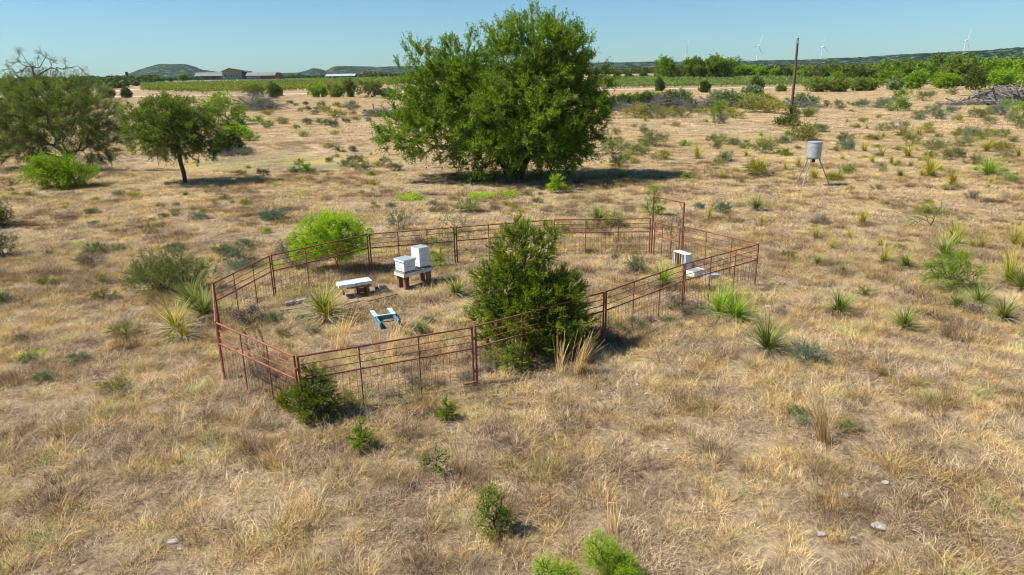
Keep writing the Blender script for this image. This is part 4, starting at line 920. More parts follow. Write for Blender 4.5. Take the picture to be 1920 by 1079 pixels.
for i in range(5): part('comb_frame', box((-.02, -Lv/2+.09+i*(Lv-.18)/4, hh/2), (Lu-.07, .03, hh-.06)), M['whiteold'] if i in (0, 1, 4) else M['frames'], bx, 0)
# low white boxes beside it
def tray_at(px, py, Lx, Ly, h, an, lab, mt, name='hive_tray', lidm=None):
    b = g(px, py); t = tag(empty(name, (b[0], b[1], b[2]+.06), an), lab, 'hive box')
    for sx in (-1, 1): part('side', box((sx*(Lx/2-.01), 0, h/2), (.02, Ly, h)), M[mt], t)
    for sy in (-1, 1): part('side', box((0, sy*(Ly/2-.01), h/2), (Lx-.044, .02, h)), M[mt], t)
    part('floor_sheet', box((0, 0, h-.03), (Lx-.046, Ly-.046, .012)), M[lidm or mt], t, 0)
    return t
tray_at(1303, 519, .62, .46, .20, an+.15, 'low white hive box lying at the foot of the upright box', 'white', lidm='greywood')
tray_at(1333, 525, .46, .36, .16, an-.2, 'low lavender-grey box right of the low white box', 'greylid', lidm='greylid')
# ------------------------------------------------------------------ tripod feeder
b = g(1519, 350); k = mpp(b); fd = tag(empty('game_feeder', b, .2), 'grey metal barrel feeder on thin tripod legs in the open field', 'feeder')
r_ = 12.8*k; zb0 = (350-299)*k*1.02; zb1 = (350-269)*k*1.02
prof = [(0, zb0-.02), (r_*.25, zb0-.02), (r_*.9, zb0), (r_, zb0+.03)]
for i in range(3): zc = zb0+(zb1-zb0)*(.12+.30*i); prof += [(r_, zc), (r_*1.006, zc+.02), (r_, zc+.04)]
prof += [(r_, zb1-.03)]
mk('barrel', [(*lathe(prof, 32), 0, None)], [M['galv']], fd, smooth=True)
mk('lid', [(*lathe([(r_*1.03, zb1-.06), (r_*1.04, zb1-.01), (r_*.98, zb1+.012), (r_*.9, zb1), (0, zb1-.01)], 32), 0, None)], [M['galv']], fd)
part('motor_box', box((.0, -.02, zb0-.13), (.16, .14, .2)), M['black'], fd); mk('spinner', [(*lathe([(0, zb0-.29), (.09, zb0-.29), (.1, zb0-.27), (.02, zb0-.25), (0, zb0-.25)], 16), 0, None)], [M['galv']], fd)
for a_, q_ in ((math.radians(-148), 36), (math.radians(-18), 36), (math.radians(112), 30)):
    e_ = (q_*k*math.cos(a_), q_*k*math.sin(a_)); s_ = (r_*.75*math.cos(a_), r_*.75*math.sin(a_))
    mk('leg', [(*tube([(s_[0], s_[1], zb0+.1), (s_[0]*1.1, s_[1]*1.1, zb0-.02), (e_[0]*.97, e_[1]*.97, .05), (e_[0]*1.04, e_[1]*1.04, -.04)], [.036, .036, .032, .026], 8), 0, None)], [M['legs']], fd, smooth=True)
    c2 = [(s_[0]*(1-t)+e_[0]*t, s_[1]*(1-t)+e_[1]*t, zb0*(1-t)) for t in (.02, .5)]
# ------------------------------------------------------------------ utility pole
b = g(1481, 236); k = mpp(b); H_ = (236-82)*k; up = tag(empty('utility_pole', b), 'brown wooden utility pole rising from a dark shrub', 'pole')
mk('shaft', [(*tube([(0, 0, -.2), (-.03, 0, H_*.5), (-.12, 0, H_)], [.19, .16, .13], 12), 0, None)], [M['pole']], up, smooth=True)
part('bracket', box((-.12, -.13, H_-.35), (.14, .10, .5)), M['greylid'], up)
mk('insulator', [(*lathe([(0, H_), (.07, H_), (.09, H_+.08), (.05, H_+.16), (.07, H_+.22), (0, H_+.26)], 12), 0, None)], [M['greylid']], up).location = (-.12, 0, 0)
b2 = g(1480, 236); k = mpp(b2)
tree('pole_shrub', b2+[0, -.5, 0], 61, [LL(1480, 215, 17, 18, 1480, 236), LL(1474, 232, 22, 8, 1480, 236)], 80, [(0, 0, 0), (0, 0, .5)], .04, M['darkgr'], M['bark'], 'dark shrub wrapped around the foot of the utility pole', 'shrub',
     crown='foliage', trunkname='stem', ntw=5, twl=.4, nl=8, lsz=.2, up=.3, spread=.8, jit=.08)
# ------------------------------------------------------------------ dirt road
def strip_on(name, pix, w, mat, lift=.03, kind='structure', wob=.4):
    P = np.array([g(*p)[:2] for p in pix]); S = [P[0]]
    for a, c in zip(P[:-1], P[1:]):
        n = max(2, int(np.linalg.norm(c-a)/4)); S += [a+(c-a)*i/n for i in range(1, n+1)]
    S = np.array(S); 
    for _ in range(14): S[1:-1] = (S[:-2]+S[2:]+2*S[1:-1])/4
    T = np.gradient(S, axis=0); T /= np.linalg.norm(T, axis=1, keepdims=True); Nn = np.stack([-T[:, 1], T[:, 0]], 1)
    n = len(S); ww = w*(.5+.06*np.sin(np.arange(n)*1.3)); V = []
    for f in (-1, -.33, .33, 1):
        q = S+Nn*(ww*f)[:, None]; V.append(np.column_stack([q, terr(q[:, 0], q[:, 1])+lift+(.02 if abs(f) < .5 else -.02)]))
    V = np.stack(V, 1).reshape(-1, 3); i = np.arange(n-1)*4
    F = np.concatenate([np.stack([i+j, i+j+4, i+j+5, i+j+1], 1) for j in range(3)])
    return tag(mk(name, [(V, F, 0, None)], [mat]), kind=kind)
strip_on('dirt_road', [(-60, 182), (120, 182), (260, 181), (430, 180), (560, 176), (740, 173), (960, 171), (1180, 167.5), (1530, 163.5), (1700, 163), (1850, 163.5), (1990, 164)], 7.5, M['road'])
strip_on('dirt_track', [(205, 172), (232, 169), (262, 166.5), (300, 165)], 6, M['road'])
# ------------------------------------------------------------------ brush piles
def brush(px0, px1, py0, py1, hpx, n, seed, label, leafy=0, thick=(.03, .12), llen=(1.0, 4.0)):
    a_, b_ = g(px0, py0), g(px1, py1); c_ = (a_+b_)/2; k = mpp(c_); q = np.random.default_rng(seed); W_ = np.linalg.norm(b_-a_); h = hpx*k
    t = q.uniform(-.5, .5, n); env = np.sqrt(np.clip(1-(2*t)**4, .05, 1))*(.45+.55*vnoise(t*9, t*0, seed)); d = (b_-a_)/W_
    P = c_+d*(t*W_)[:, None] + np.stack([q.normal(0, .3, n), q.normal(0, h*.8, n), q.uniform(0, .85, n)*env*h], 1)-c_
    D = rdir(q, n)*[1, .8, .38]; D[:, 0] += np.where(q.uniform(size=n) < .5, .6, -.6); D /= np.linalg.norm(D, axis=1, keepdims=True); L_ = q.uniform(*llen, n)
    A_ = P-D*L_[:, None]/2; B_ = P+D*L_[:, None]/2; A_[:, 2] = np.clip(A_[:, 2], 0, h*1.25); B_[:, 2] = np.clip(B_[:, 2], 0, h*1.25); r = q.uniform(*thick, n)*np.clip(L_/3, .4, 1.2)
    V, F = cones(A_, B_, r, r*.5, 5); parts = [(V, F, 0, None)]
    # fine twigs
    m_ = n*9; t = q.uniform(-.5, .5, m_); env = np.sqrt(np.clip(1-(2*t)**4, .05, 1))*(.5+.5*vnoise(t*9, t*0, seed))
    P = d*(t*W_)[:, None] + np.stack([q.normal(0, .4, m_), q.normal(0, h*.8, m_), q.uniform(0, 1, m_)**.8*env*h], 1); D = rdir(q, m_)*[1, 1, .7]; L_ = q.uniform(.4, 1.6, m_)
    V, F = cones(P, P+D*L_[:, None], .018, .008, 3); parts.append((V, F, 0, None))
    o = tag(mk('brush_pile', parts, [M['deadwood']], loc=c_), label, 'brush pile')
    return o
brush(1150, 1290, 209, 207, 30, 260, 1, 'leafy end of the long grey brush pile right of the big oak')
brush(1270, 1400, 204, 203, 20, 170, 2, 'bare grey log jumble in the middle of the long brush pile')
brush(1390, 1535, 201, 202, 18, 150, 3, 'low grey brush heap around the foot of the utility pole')
brush(1842, 1960, 197, 193, 36, 240, 4, 'tall heap of grey dead trunks at the right photo edge', thick=(.06, .2), llen=(2, 7))
brush(1772, 1850, 198, 197, 10, 60, 5, 'low scattered grey branches left of the tall dead heap', thick=(.04, .12), llen=(1.5, 5))
brush(448, 520, 208, 207, 40, 190, 6, 'grey dead brush heap behind the small round oak')
brush(690, 745, 218, 219, 18, 90, 7, 'small grey brush heap tucked against the big oak crown')
brush(412, 470, 292, 291, 10, 40, 8, 'small dead branch litter beside the pile of white rocks', llen=(.5, 1.8), thick=(.015, .05))
def bush_far(px, py, w, h, mat, label, seed, n=60, lsz=.35, cat='bush', name='roadside_bush', tw=.6, grp='bushes along the dirt road'):
    b = g(px, py); k = mpp(b); w, h = w*k, h*k
    return tree(name, b, seed, [(0, 0, h*.52, w*.5, w*.45, h*.5), (w*.15, 0, h*.4, w*.42, w*.4, h*.4)], n, [(0, 0, 0), (0, 0, h*.15)], .06, M[mat], M['greybark'], label, cat, grp, crown='foliage', trunkname='stem',
                ntw=5, twl=tw, nl=8, lsz=lsz, up=.25, spread=.9, jit=.12, lw=.6)
ppn = 0
for (px, py, w, h, mt, lab) in [(1190, 205, 60, 26, 'brightd', 'green bush growing over the left end of the long brush pile'), (1222, 207, 44, 32, 'green', 'grey-green bush standing in the leafy brush pile'), (1165, 208, 44, 28, 'darkgr', 'dark bush at the far left end of the long brush pile'), (1205, 209, 40, 30, 'darkgr', 'dark bush between two green ones in the long brush pile'), (1250, 208, 44, 30, 'darkgr', 'dark bush at the right of the leafy brush pile'), (1385, 203, 36, 18, 'darkgr', 'low dark bush on the middle of the long brush pile'), (1275, 205, 34, 34, 'sage', 'round grey-green bush at the gap in the brush pile'), (1352, 200, 56, 30, 'sage', 'wide grey-green bush on the middle of the long brush pile'), (1412, 205, 30, 22, 'brightd', 'bright green bush in front of the long brush pile'), (1430, 196, 40, 14, 'ol', 'low olive bush on the brush pile left of the utility pole'), (1505, 198, 40, 16, 'sage', 'low grey-green bush right behind the utility pole'),
      (1410, 181, 34, 16, 'sage', 'grey-green bush between brush pile and road'),
      (1236, 171, 13, 20, 'darkgr', 'small dark roadside bush, leftmost of three beside the right vineyard'), (1320, 174, 15, 19, 'darkgr', 'upright dark roadside bush in the middle of three beside the right vineyard'), (1417, 169, 24, 22, 'darkgr', 'round dark roadside bush, rightmost of three beside the right vineyard'), (1463, 172, 12, 8, 'mesq', 'tiny grey bush on the road verge left of the pole'),
      (1530, 173, 44, 26, 'mesq', 'brownish roadside bush right of the utility pole, first of the hedge'), (1568, 173, 40, 26, 'green', 'green roadside bush in the middle of the hedge right of the pole'), (1606, 171, 36, 24, 'mesq', 'loose roadside bush at the right end of the hedge'), (1628, 170, 24, 20, 'green', 'thin roadside bush standing alone past the hedge end'),
      (1675, 170, 26, 22, 'sage', 'pale grey-green roadside bush before the bright roadside tree'), (1765, 166, 50, 30, 'brightd', 'bright round roadside bush left of the forked trunk'), (1848, 160, 20, 16, 'green', 'small green bush past the dark round tree on the road'),
      (515, 184, 24, 26, 'darkgr', 'isolated dark roadside bush right of the grey dead brush heap'), (595, 183, 34, 26, 'brightd', 'green roadside bush, left of the bush row before the left vineyard'), (630, 183, 30, 24, 'green', 'green roadside bush, second of the bush row before the left vineyard'), (655, 183, 16, 36, 'mesq', 'tall thin brownish roadside bush in the bush row'), (692, 183, 56, 32, 'darkgr', 'large dark roadside bush at the right of the bush row'), (728, 182, 28, 12, 'sage', 'low greyish roadside bush beside the big oak crown'),
      (475, 180, 40, 22, 'green', 'green bush behind the grey dead brush heap'), (490, 206, 40, 16, 'brightd', 'yellow-green bush in front of the grey dead brush heap'), (200, 185, 30, 20, 'darkgr', 'dark bush behind the thorny tree on the left road'), (237, 184, 16, 18, 'darkgr', 'small dark bush beside the left dirt track'), (440, 258, 30, 16, 'brightd', 'small bright bush right of the small round oak'), (428, 284, 26, 26, 'darkgr', 'dark bush growing beside the pile of white rocks')]:
    ppn += 1; bush_far(px, py, w, h, {'ol': 'olive'}.get(mt, mt), lab, 300+ppn, n=120, lsz=.30 if py > 195 else .42)
# ------------------------------------------------------------------ tree line: a few crowns, copied
def tproto(seed, mat, wide=1.0, h=8.0, bark='bark', gap=False):
    rng = np.random.default_rng(seed); lob = []
    for i in range(7):
        a = rng.uniform(0, 6.28); r = rng.uniform(.1, .55)*h*.5*wide; lob.append((r*math.cos(a), r*math.sin(a), h*rng.uniform(.42, .76), h*.26*wide, h*.26*wide, h*rng.uniform(.16, .24)))
    lob.append((0, 0, h*.35, h*.46*wide, h*.46*wide, h*.28))
    T, U = in_lobes(lob, 230, rng, .4); T[:, 2] = np.maximum(T[:, 2], .3); parts, dirs, *_ = grow([(0, 0, -.2), (0, 0, h*.12), (.1, 0, h*.25)], T, rng, h*.03, tip_r=.02)
    un = U/np.maximum(np.linalg.norm(U, axis=1, keepdims=True), 1e-6)
    lf, _ = spray(T, dirs*.3+un, rng, ntw=5, twl=.9, nl=8, lsz=.46, up=.25, spread=.9, jit=.16, lw=.7)
    o = empty('field_tree'); mk('trunk', [(v, f, 0, None) for v, f in parts], [M[bark]], o); mk('crown', [lf], [M[mat]], o); return o
TP = {'d': [tproto(1, 'darkgr'), tproto(2, 'darkgr', 1.15)], 'o': [tproto(3, 'oak'), tproto(4, 'oak', 1.2), tproto(5, 'oak2', 1.1)], 'b': [tproto(6, 'brightd', 1.1), tproto(7, 'brightd', 1.25)], 'm': [tproto(8, 'mesq', 1.1), tproto(9, 'oak2', 1.2)]}
TU = {}; TN = 0; TREES = []
def ft(code, px, py, hpx, sx=1.0, lab=None):
    global TN
    i = TN % len(TP[code]); TN += 1; src = TP[code][i]; o = copy_thing(src) if TU.get((code, i)) else src; TU[(code, i)] = 1
    b = g(px, py); k = mpp(b); s = hpx*k/8.0*1.05; o.location = tuple(b); o.scale = (s*sx, s*sx, s); o.rotation_euler = (0, 0, float(RNG.uniform(0, 6.28))); o.name = 'field_tree'
    TREES.append([o, code, px, py, hpx, lab])
for r in [('o',1245,152,44,.8,'tall dark tree with a broken outline, leftmost of the tree line right of the oak'),('d',1278,150,26),('o',1302,152,42,.9),('o',1340,152,46,.95,'highest tree of the cluster above the right vineyard'),('o',1322,150,36,.8),('d',1358,152,36,.7),('b',1383,150,26),('b',1405,149,28),('b',1428,150,24),('m',1365,148,34),('b',1452,150,22),('d',1470,150,22),('o',1490,150,26),('b',1500,151,20),
      ('m',1515,152,28),('d',1538,153,26),('m',1560,151,32),('b',1568,154,20),('m',1590,153,33),('d',1606,156,28),('m',1628,155,34),('o',1650,153,36),('d',1645,160,26),('m',1680,158,38),('d',1700,156,40),('m',1720,157,36),('o',1745,154,40),
      ('b',1668,164,32,1.1,'bright green roadside tree left of the taller lime tree'),('b',1712,168,34,1.0,'bright green tree on the road verge in front of the dark woods'),('m',1765,156,46),('m',1788,162,56,1.0,'big brown-green tree with pale forked trunks by the road'),('b',1776,168,30),('d',1828,169,42,.85,'dark round evergreen tree beside the road right of the forked trunks'),
      ('m',1810,158,48),('b',1850,160,48,1.1),('b',1880,160,46,1.1),('b',1905,163,52,1.2),('b',1870,167,36),('b',1935,165,60),('m',1960,170,70),('o',1990,170,60),('b',1955,160,50),
      ('d',1158,152,18,.8),('d',1180,151,14),('d',1205,151,16),('d',160,160,10),('d',185,160,12),('d',208,160,11),('d',230,160,9),('o',345,152,12,1.4,'rounded olive tree left of the long grey shed'),('d',320,154,8),('d',560,144,8),('o',548,143,8),('d',690,147,9),('d',715,148,10),('d',740,148,9)]: ft(*r)
def finish_trees():
    for code, pr in TP.items():
        for i, src in enumerate(pr):
            if not TU.get((code, i)):
                for ch in list(src.children): bpy.data.objects.remove(ch)
                bpy.data.objects.remove(src)
    cn = {'d': 'dark green', 'o': 'deep green', 'b': 'bright green', 'm': 'brownish green'}; gp = {}
    for r in TREES:
        if r[5] is None:
            px = r[2]; wh = 'at the horizon behind the thorny tree' if px < 250 else 'at the horizon beyond the left vineyard' if px < 800 else 'low on the ridge just right of the oak crown' if px < 1230 else 'behind the right vineyard' if px < 1480 else 'in the woods right of the utility pole' if px < 1640 else 'in the woods below the rightmost wind turbine' if px < 1830 else 'in the woods at the right photo edge'
            r[5] = f"{cn[r[1]]} tree {wh}"
        gp.setdefault(r[5], []).append(r)
    od = ['leftmost', 'second from left', 'third from left', 'fourth from left', 'fifth from left', 'sixth from left', 'seventh from left', 'eighth from left', 'ninth from left', 'tenth from left', 'eleventh from left', 'twelfth from left', 'thirteenth from left', 'fourteenth from left']
    for lab, rs in gp.items():
        rs.sort(key=lambda r: r[2])
        for i, r in enumerate(rs): tag(r[0], lab if len(rs) == 1 else f"{lab}, {od[min(i, 13)]}", 'tree', 'trees along the far tree line')
# ------------------------------------------------------------------ vineyards
def vrow(name, P0, P1, seed, mat, label, h=2.1, w=1.4, posts=6.0, dens=5.0, grp=None, ls=.62):
    q = np.random.default_rng(seed); P0 = np.array(P0); P1 = np.array(P1); L_ = np.linalg.norm(P1-P0); d = (P1-P0)/L_; nv = int(L_/1.6)
    t = np.repeat((np.arange(nv)+.5)/nv, int(dens*1.6)) ; t = t + q.normal(0, .45/L_, len(t)); vig = .55+.6*q.uniform(0, 1, nv); vg = np.repeat(vig, int(dens*1.6))
    a_ = q.uniform(0, 6.28, len(t)); rr2 = np.sqrt(q.uniform(0, 1, len(t))); X_ = P0+d*(t*L_)[:, None]; nx = np.array([-d[1], d[0]])
    X_ = X_+nx*(np.cos(a_)*rr2*w*.5)[:, None]; z = terr(X_[:, 0], X_[:, 1]) + h*.62+np.sin(a_)*rr2*h*.36*vg
    P = np.column_stack([X_, z]); c_ = np.array([*(P0+P1)/2, float(terr(*((P0+P1)/2)))]); P = P-c_
    V, F = leaves(P, rdir(q, len(P)), ls*q.uniform(.6, 1.3, len(P)), ls*.7, q)
    root = tag(empty(name, c_), label, 'vineyard row', grp); mk('foliage', [(V, F, 0, np.clip(q.normal(.5, .2, len(P))+.45*(vg-.85), 0, 1))], [M[mat]], root)
    ts = np.arange(0, L_, posts); A_ = np.column_stack([P0+d*ts[:, None], np.zeros(len(ts))]); A_[:, 2] = terr(A_[:, 0], A_[:, 1])-.1; A_ = A_-c_; B_ = A_+[0, 0, h*.95]
    tv = (np.arange(nv)+.5)/nv*L_; C1 = np.column_stack([P0+d*tv[:, None], np.zeros(nv)]); C1[:, 2] = terr(C1[:, 0], C1[:, 1])-.1; C1 = C1-c_
    ws = []
    for zz in (.48, .9):
        W_ = np.column_stack([P0+d*ts[:, None], np.zeros(len(ts))]); W_[:, 2] = terr(W_[:, 0], W_[:, 1])-.1+h*zz*.99; ws.append(W_-c_)
    V, F = cones(np.concatenate([A_, C1]+[w_[:-1] for w_ in ws]), np.concatenate([B_, C1+[0, 0, h*.5]]+[w_[1:] for w_ in ws]), .05, .05, 4); mk('trellis', [(V, F, 0, None)], [M['post']], root)
    return root
ORD = ['first', 'second', 'third', 'fourth', 'fifth', 'sixth', 'seventh', 'eighth', 'ninth', 'tenth', 'eleventh', 'twelfth', 'thirteenth', 'fourteenth', 'fifteenth', 'sixteenth', 'seventeenth', 'eighteenth', 'nineteenth', 'twentieth']
yr = np.linspace(g(1300, 164.5)[1], g(1300, 148)[1], 14)
for i, y in enumerate(yr):   # right vineyard: rows run across the view
    x0 = (1125-960)/1280*y*1.0; x1 = (1640-12*i*0-960)/1280*y*(1.0 if i < 8 else .97)
    vrow('vineyard_row', (x0, y+3), (x1, y-10), 500+i, 'vine2', f"{ORD[i]} row from the road of the flat right vineyard", h=2.4, dens=15, ls=.75, grp='rows of the right vineyard', posts=7)
yl = np.linspace(g(450, 174)[1], g(470, 158)[1], 15)
for i, y in enumerate(yl):   # left vineyard: rows slant away to the right
    xl = (300-960)/1280*y*(1.0 - .03*max(0, 5-i)); xr = (752-960)/1280*y+6
    xr = xr if i > 4 else xl+(xr-xl)*(.62+.08*i)
    vrow('vineyard_row', (xl, y), (xr, y+26-20), 540+i, 'vine' if i < 9 else 'vine2', f"{ORD[i]} row from the road of the sloping left vineyard", h=2.5, dens=15, ls=.8, grp='rows of the left vineyard', posts=8)
# middle strip hidden mostly behind the oak
for i, y in enumerate(yr[::2]):
    vrow('vineyard_row', ((756-960)/1280*y, y), ((1132-960)/1280*y, y), 570+i, 'vine', f"{ORD[i]} vine row glimpsed beside and through the big oak", h=2.2, dens=5, grp='vine rows behind the oak', posts=9)
# ------------------------------------------------------------------ far buildings
def wallbox(x0, x1, y0, y1, z0, z1): return box(((x0+x1)/2, (y0+y1)/2, (z0+z1)/2), (x1-x0, y1-y0, z1-z0))
BM = {'red': simple('red_metal_siding', (.34, .07, .06), (.46, .10, .08), 2, .6), 'tan': simple('tan_timber_cladding', (.66, .34, .10), (.78, .44, .15), 1, .8), 'stonew': simple('stone_veneer', (.34, .25, .15), (.46, .36, .23), 1, .9),
      'blu': simple('dark_blue_siding', (.02, .04, .12), (.04, .07, .2), 1, .6), 'roofg': simple('grey_metal_roof', (.18, .18, .175), (.25, .25, .24), .5, .9, 0), 'maroon': simple('maroon_siding', (.10, .05, .055), (.16, .08, .08), 1, .7),
      'pale': simple('pale_metal_roof', (.30, .34, .34), (.38, .42, .42), .5, .9, 0), 'trim': simple('white_trim', (.7, .7, .68), (.78, .78, .76), 1, .6), 'glass': simple('window_glass', (.05, .09, .14), (.10, .16, .24), 1, .15), 'brown': simple('brown_roof_edge', (.5, .25, .08), (.6, .32, .12), 1, .6)}
def building(px, py, wpx, hpx, lab, kind):
    b = g(px, py); k = mpp(b); W_ = wpx*k; H_ = hpx*k; D_ = 12.0; o = tag(empty(kind, (b[0], b[1]+D_/2, b[2])), lab, 'building'); return o, W_, H_, D_, k
o, W_, H_, D_, k = building(393, 149.5, 54, 12.5, 'long low maroon shed with a wide grey metal roof, leftmost building', 'shed')
part('wall', wallbox(-W_/2, W_/2, -D_/2, D_/2, -.5, H_*.52), BM['maroon'], o, 0)
V = np.array([[-W_/2-.5, -D_/2-1.2, H_*.48], [W_/2+.5, -D_/2-1.2, H_*.48], [W_/2+.5, 0, H_*1.0], [-W_/2-.5, 0, H_*1.0], [W_/2+.5, D_/2+1.2, H_*.48], [-W_/2-.5, D_/2+1.2, H_*.48]]); V2 = V+[0, 0, .18]
part('roof', (np.concatenate([V, V2]), np.array([[6, 7, 8, 9], [9, 8, 10, 11], [0, 3, 2, 1], [3, 5, 4, 2], [0, 1, 7, 6], [1, 2, 8, 7], [2, 4, 10, 8], [4, 5, 11, 10], [5, 3, 9, 11], [3, 0, 6, 9]])), BM['roofg'], o, 0)
for i in range(6): part('post', box((-W_/2+1+i*(W_-2)/5, -D_/2-1.0, H_*.22), (.25, .25, H_*.5)), BM['maroon'], o, 0)
o, W_, H_, D_, k = building(443, 149, 50, 20, 'tan gabled lodge with stone lower wall, tallest building on the horizon', 'lodge')
Wm = W_*.72; x0 = -W_/2; x1 = x0+Wm
part('wall', wallbox(x0, x1, -D_/2, D_/2, -.5, H_*.5), BM['stonew'], o, 0)
pr = H_*.98; Vg = np.array([[x0, -D_/2-.02, H_*.5], [x1, -D_/2-.02, H_*.5], [x1, -D_/2-.02, H_*.74], [x0+Wm*.4, -D_/2-.02, pr-.3], [x0, -D_/2-.02, H_*.74]]); Vg2 = Vg+[0, D_, 0]
gm = [(np.concatenate([Vg, Vg2]), np.array([[0, 1, 2, 4], [5, 9, 7, 6], [1, 6, 7, 2], [5, 0, 4, 9]]), 0, None), (np.concatenate([Vg, Vg2]), np.array([[4, 2, 3], [9, 8, 7]]), 0, None)]
mk('gable', gm, [BM['tan']], o)
for nm, a_, c_ in (('roof', (x0-1.2, H_*.70), (x0+Wm*.4, pr)), ('roof', (x0+Wm*.4, pr), (W_/2+.6, H_*.66))):
    q = np.array([[a_[0], -D_/2-1.4, a_[1]], [c_[0], -D_/2-1.4, c_[1]], [c_[0], D_/2+1, c_[1]], [a_[0], D_/2+1, a_[1]]]); q2 = q+[0, 0, .35]
    part(nm, (np.concatenate([q, q2]), np.array([[4, 5, 6, 7], [0, 3, 2, 1], [0, 1, 5, 4], [1, 2, 6, 5], [2, 3, 7, 6], [3, 0, 4, 7]])), BM['brown'] if c_[0] < 0 else BM['roofg'], o, 0)
part('wing', wallbox(x1+.05, W_/2-.4, -D_/2+.6, D_/2, -.5, H_*.68), BM['blu'], o, 0)
w1 = part('window', wallbox(x0+Wm*.34, x0+Wm*.62, -D_/2-.14, -D_/2-.03, H_*.18, H_*.46), BM['trim'], o, 0)
for i in range(3): xa = x0+Wm*(.35+.09*i); part('pane', wallbox(xa, xa+Wm*.075, -D_/2-.2, -D_/2-.15, H_*.2, H_*.44), BM['glass'], w1, 0)
part('window', wallbox(x0+Wm*.1, x0+Wm*.2, -D_/2-.12, -D_/2-.03, H_*.2, H_*.42), BM['glass'], o, 0)
o, W_, H_, D_, k = building(493, 148.5, 62, 12, 'long red farmhouse with grey roof and a row of white windows', 'farmhouse')
part('wall', wallbox(-W_/2, W_/2, -D_/2, D_/2, -.5, H_*.52), BM['red'], o, 0)
V = np.array([[-W_/2-.5, -D_/2-.8, H_*.48], [W_/2-4, -D_/2-.8, H_*.48], [W_/2-4, 0, H_*.98], [-W_/2-.5, 0, H_*.98], [W_/2-4, D_/2+.8, H_*.48], [-W_/2-.5, D_/2+.8, H_*.48]]); V2 = V+[0, 0, .18]
part('roof', (np.concatenate([V, V2]), np.array([[6, 7, 8, 9], [9, 8, 10, 11], [0, 3, 2, 1], [3, 5, 4, 2], [0, 1, 7, 6], [1, 2, 8, 7], [2, 4, 10, 8], [4, 5, 11, 10], [5, 3, 9, 11], [3, 0, 6, 9]])), BM['roofg'], o, 0)
xa, xb = W_/2-4.5, W_/2+.3; ya = -D_/2-1.5; mk('gable', [(np.array([[xa, ya, H_*.5], [xb, ya, H_*.5], [(xa+xb)/2, ya, H_*.95], [xa, D_/2, H_*.5], [xb, D_/2, H_*.5], [(xa+xb)/2, D_/2, H_*.95]]), np.array([[0, 1, 4, 3], [1, 2, 5, 4], [2, 0, 3, 5]]), 0, None),
    (np.array([[xa, ya, H_*.5], [xb, ya, H_*.5], [(xa+xb)/2, ya, H_*.95]]), np.array([[0, 1, 2]]), 0, None), (*wallbox(xa, xb, ya, -D_/2-.01, -.5, H_*.5), 0, None)], [BM['red']], o)
for i in range(7): part('window', wallbox(-W_/2+1.5+i*2.1, -W_/2+2.6+i*2.1, -D_/2-.1, -D_/2-.02, H_*.12, H_*.38), BM['trim'], o, 0)
o, W_, H_, D_, k = building(638, 146.5, 54, 7, 'low pale-roofed barn far away beyond the left vineyard', 'barn')
part('wall', wallbox(-W_/2, W_/2, -D_/2, D_/2, -.5, H_*.45), BM['maroon'], o, 0)
V = np.array([[-W_/2-.5, -D_/2-.8, H_*.42], [W_/2+.5, -D_/2-.8, H_*.42], [W_/2+.5, 0, H_*1.0], [-W_/2-.5, 0, H_*1.0], [W_/2+.5, D_/2+.8, H_*.42], [-W_/2-.5, D_/2+.8, H_*.42]]); V2 = V+[0, 0, .18]
part('roof', (np.concatenate([V, V2]), np.array([[6, 7, 8, 9], [9, 8, 10, 11], [0, 3, 2, 1], [3, 5, 4, 2], [0, 1, 7, 6], [1, 2, 8, 7], [2, 4, 10, 8], [4, 5, 11, 10], [5, 3, 9, 11], [3, 0, 6, 9]])), BM['pale'], o, 0)
b = g(241, 156); k = mpp(b); o = tag(empty('transmitter_mast', b), 'short dark mast with a box on top at the left horizon', 'mast')
part('shaft', box((0, 0, 10*k), (.35, .35, 20*k)), M['black'], o, 0); part('cabinet', box((0, -.2, 17*k), (1.3, 1.0, 5*k)), M['black'], o, 0)
# ------------------------------------------------------------------ hills
def hprof(px):
    t = [(-900, 152), (0, 151), (150, 151), (215, 149), (240, 146), (262, 142), (290, 134), (315, 128), (330, 125), (372, 124.5), (388, 128), (402, 133), (440, 137.5), (520, 139), (575, 137.5), (590, 134), (606, 129.5), (618, 131), (628, 134), (642, 127), (655, 125.5), (720, 127), (800, 125), (960, 122), (1140, 119), (1300, 118), (1480, 116), (1600, 111.5), (1660, 108), (1760, 104.5), (1850, 101), (1920, 98), (2100, 90), (2600, 92)]
    t = np.array(t, float); crest = np.interp(px, t[:, 0], t[:, 1]); return (153.1-.0157*px) - crest
na2, nr2 = 900, 46; az = np.radians(np.linspace(-62, 62, na2)); pxs = 960+1280*np.tan(az)/math.cos(0)*1.02
pxs = np.clip(pxs, -900, 2600); Rc = np.interp(pxs, [0, 700, 1100, 1500, 2000], [3300, 3000, 2400, 2100, 1500]); hc = 7 + hprof(pxs)/1280*np.cos(az)**-1*Rc*np.cos(PITCH)**0*np.cos(az)
t_ = np.linspace(-1, 1.6, nr2)[:, None]; Rm = Rc[None]*(1+.32*t_); X = Rm*np.sin(az)[None]; Y = Rm*np.cos(az)[None]
env = np.exp(-(t_*1.9)**2); env = np.where(t_ > 0, np.exp(-(t_*.8)**2), env)
Z = (hc-5.0)[None]*env*(1+.0*X) + 5.0 + (fbm(X/60, Y/60, 61)-.5)*5*env + (fbm(X/9, Y/9, 62)-.5)*3.2
Z[0] -= 12
V = np.stack([X, Y, Z], -1).reshape(-1, 3); i = np.arange(nr2-1)[:, None]*na2+np.arange(na2-1)[None]; F = np.stack([i, i+1, i+1+na2, i+na2], -1).reshape(-1, 4)[:, ::-1]
m, nt, nd, lk = nmat('scrub_hillside'); ge = nd.new('ShaderNodeNewGeometry'); p = ge.outputs['Position']
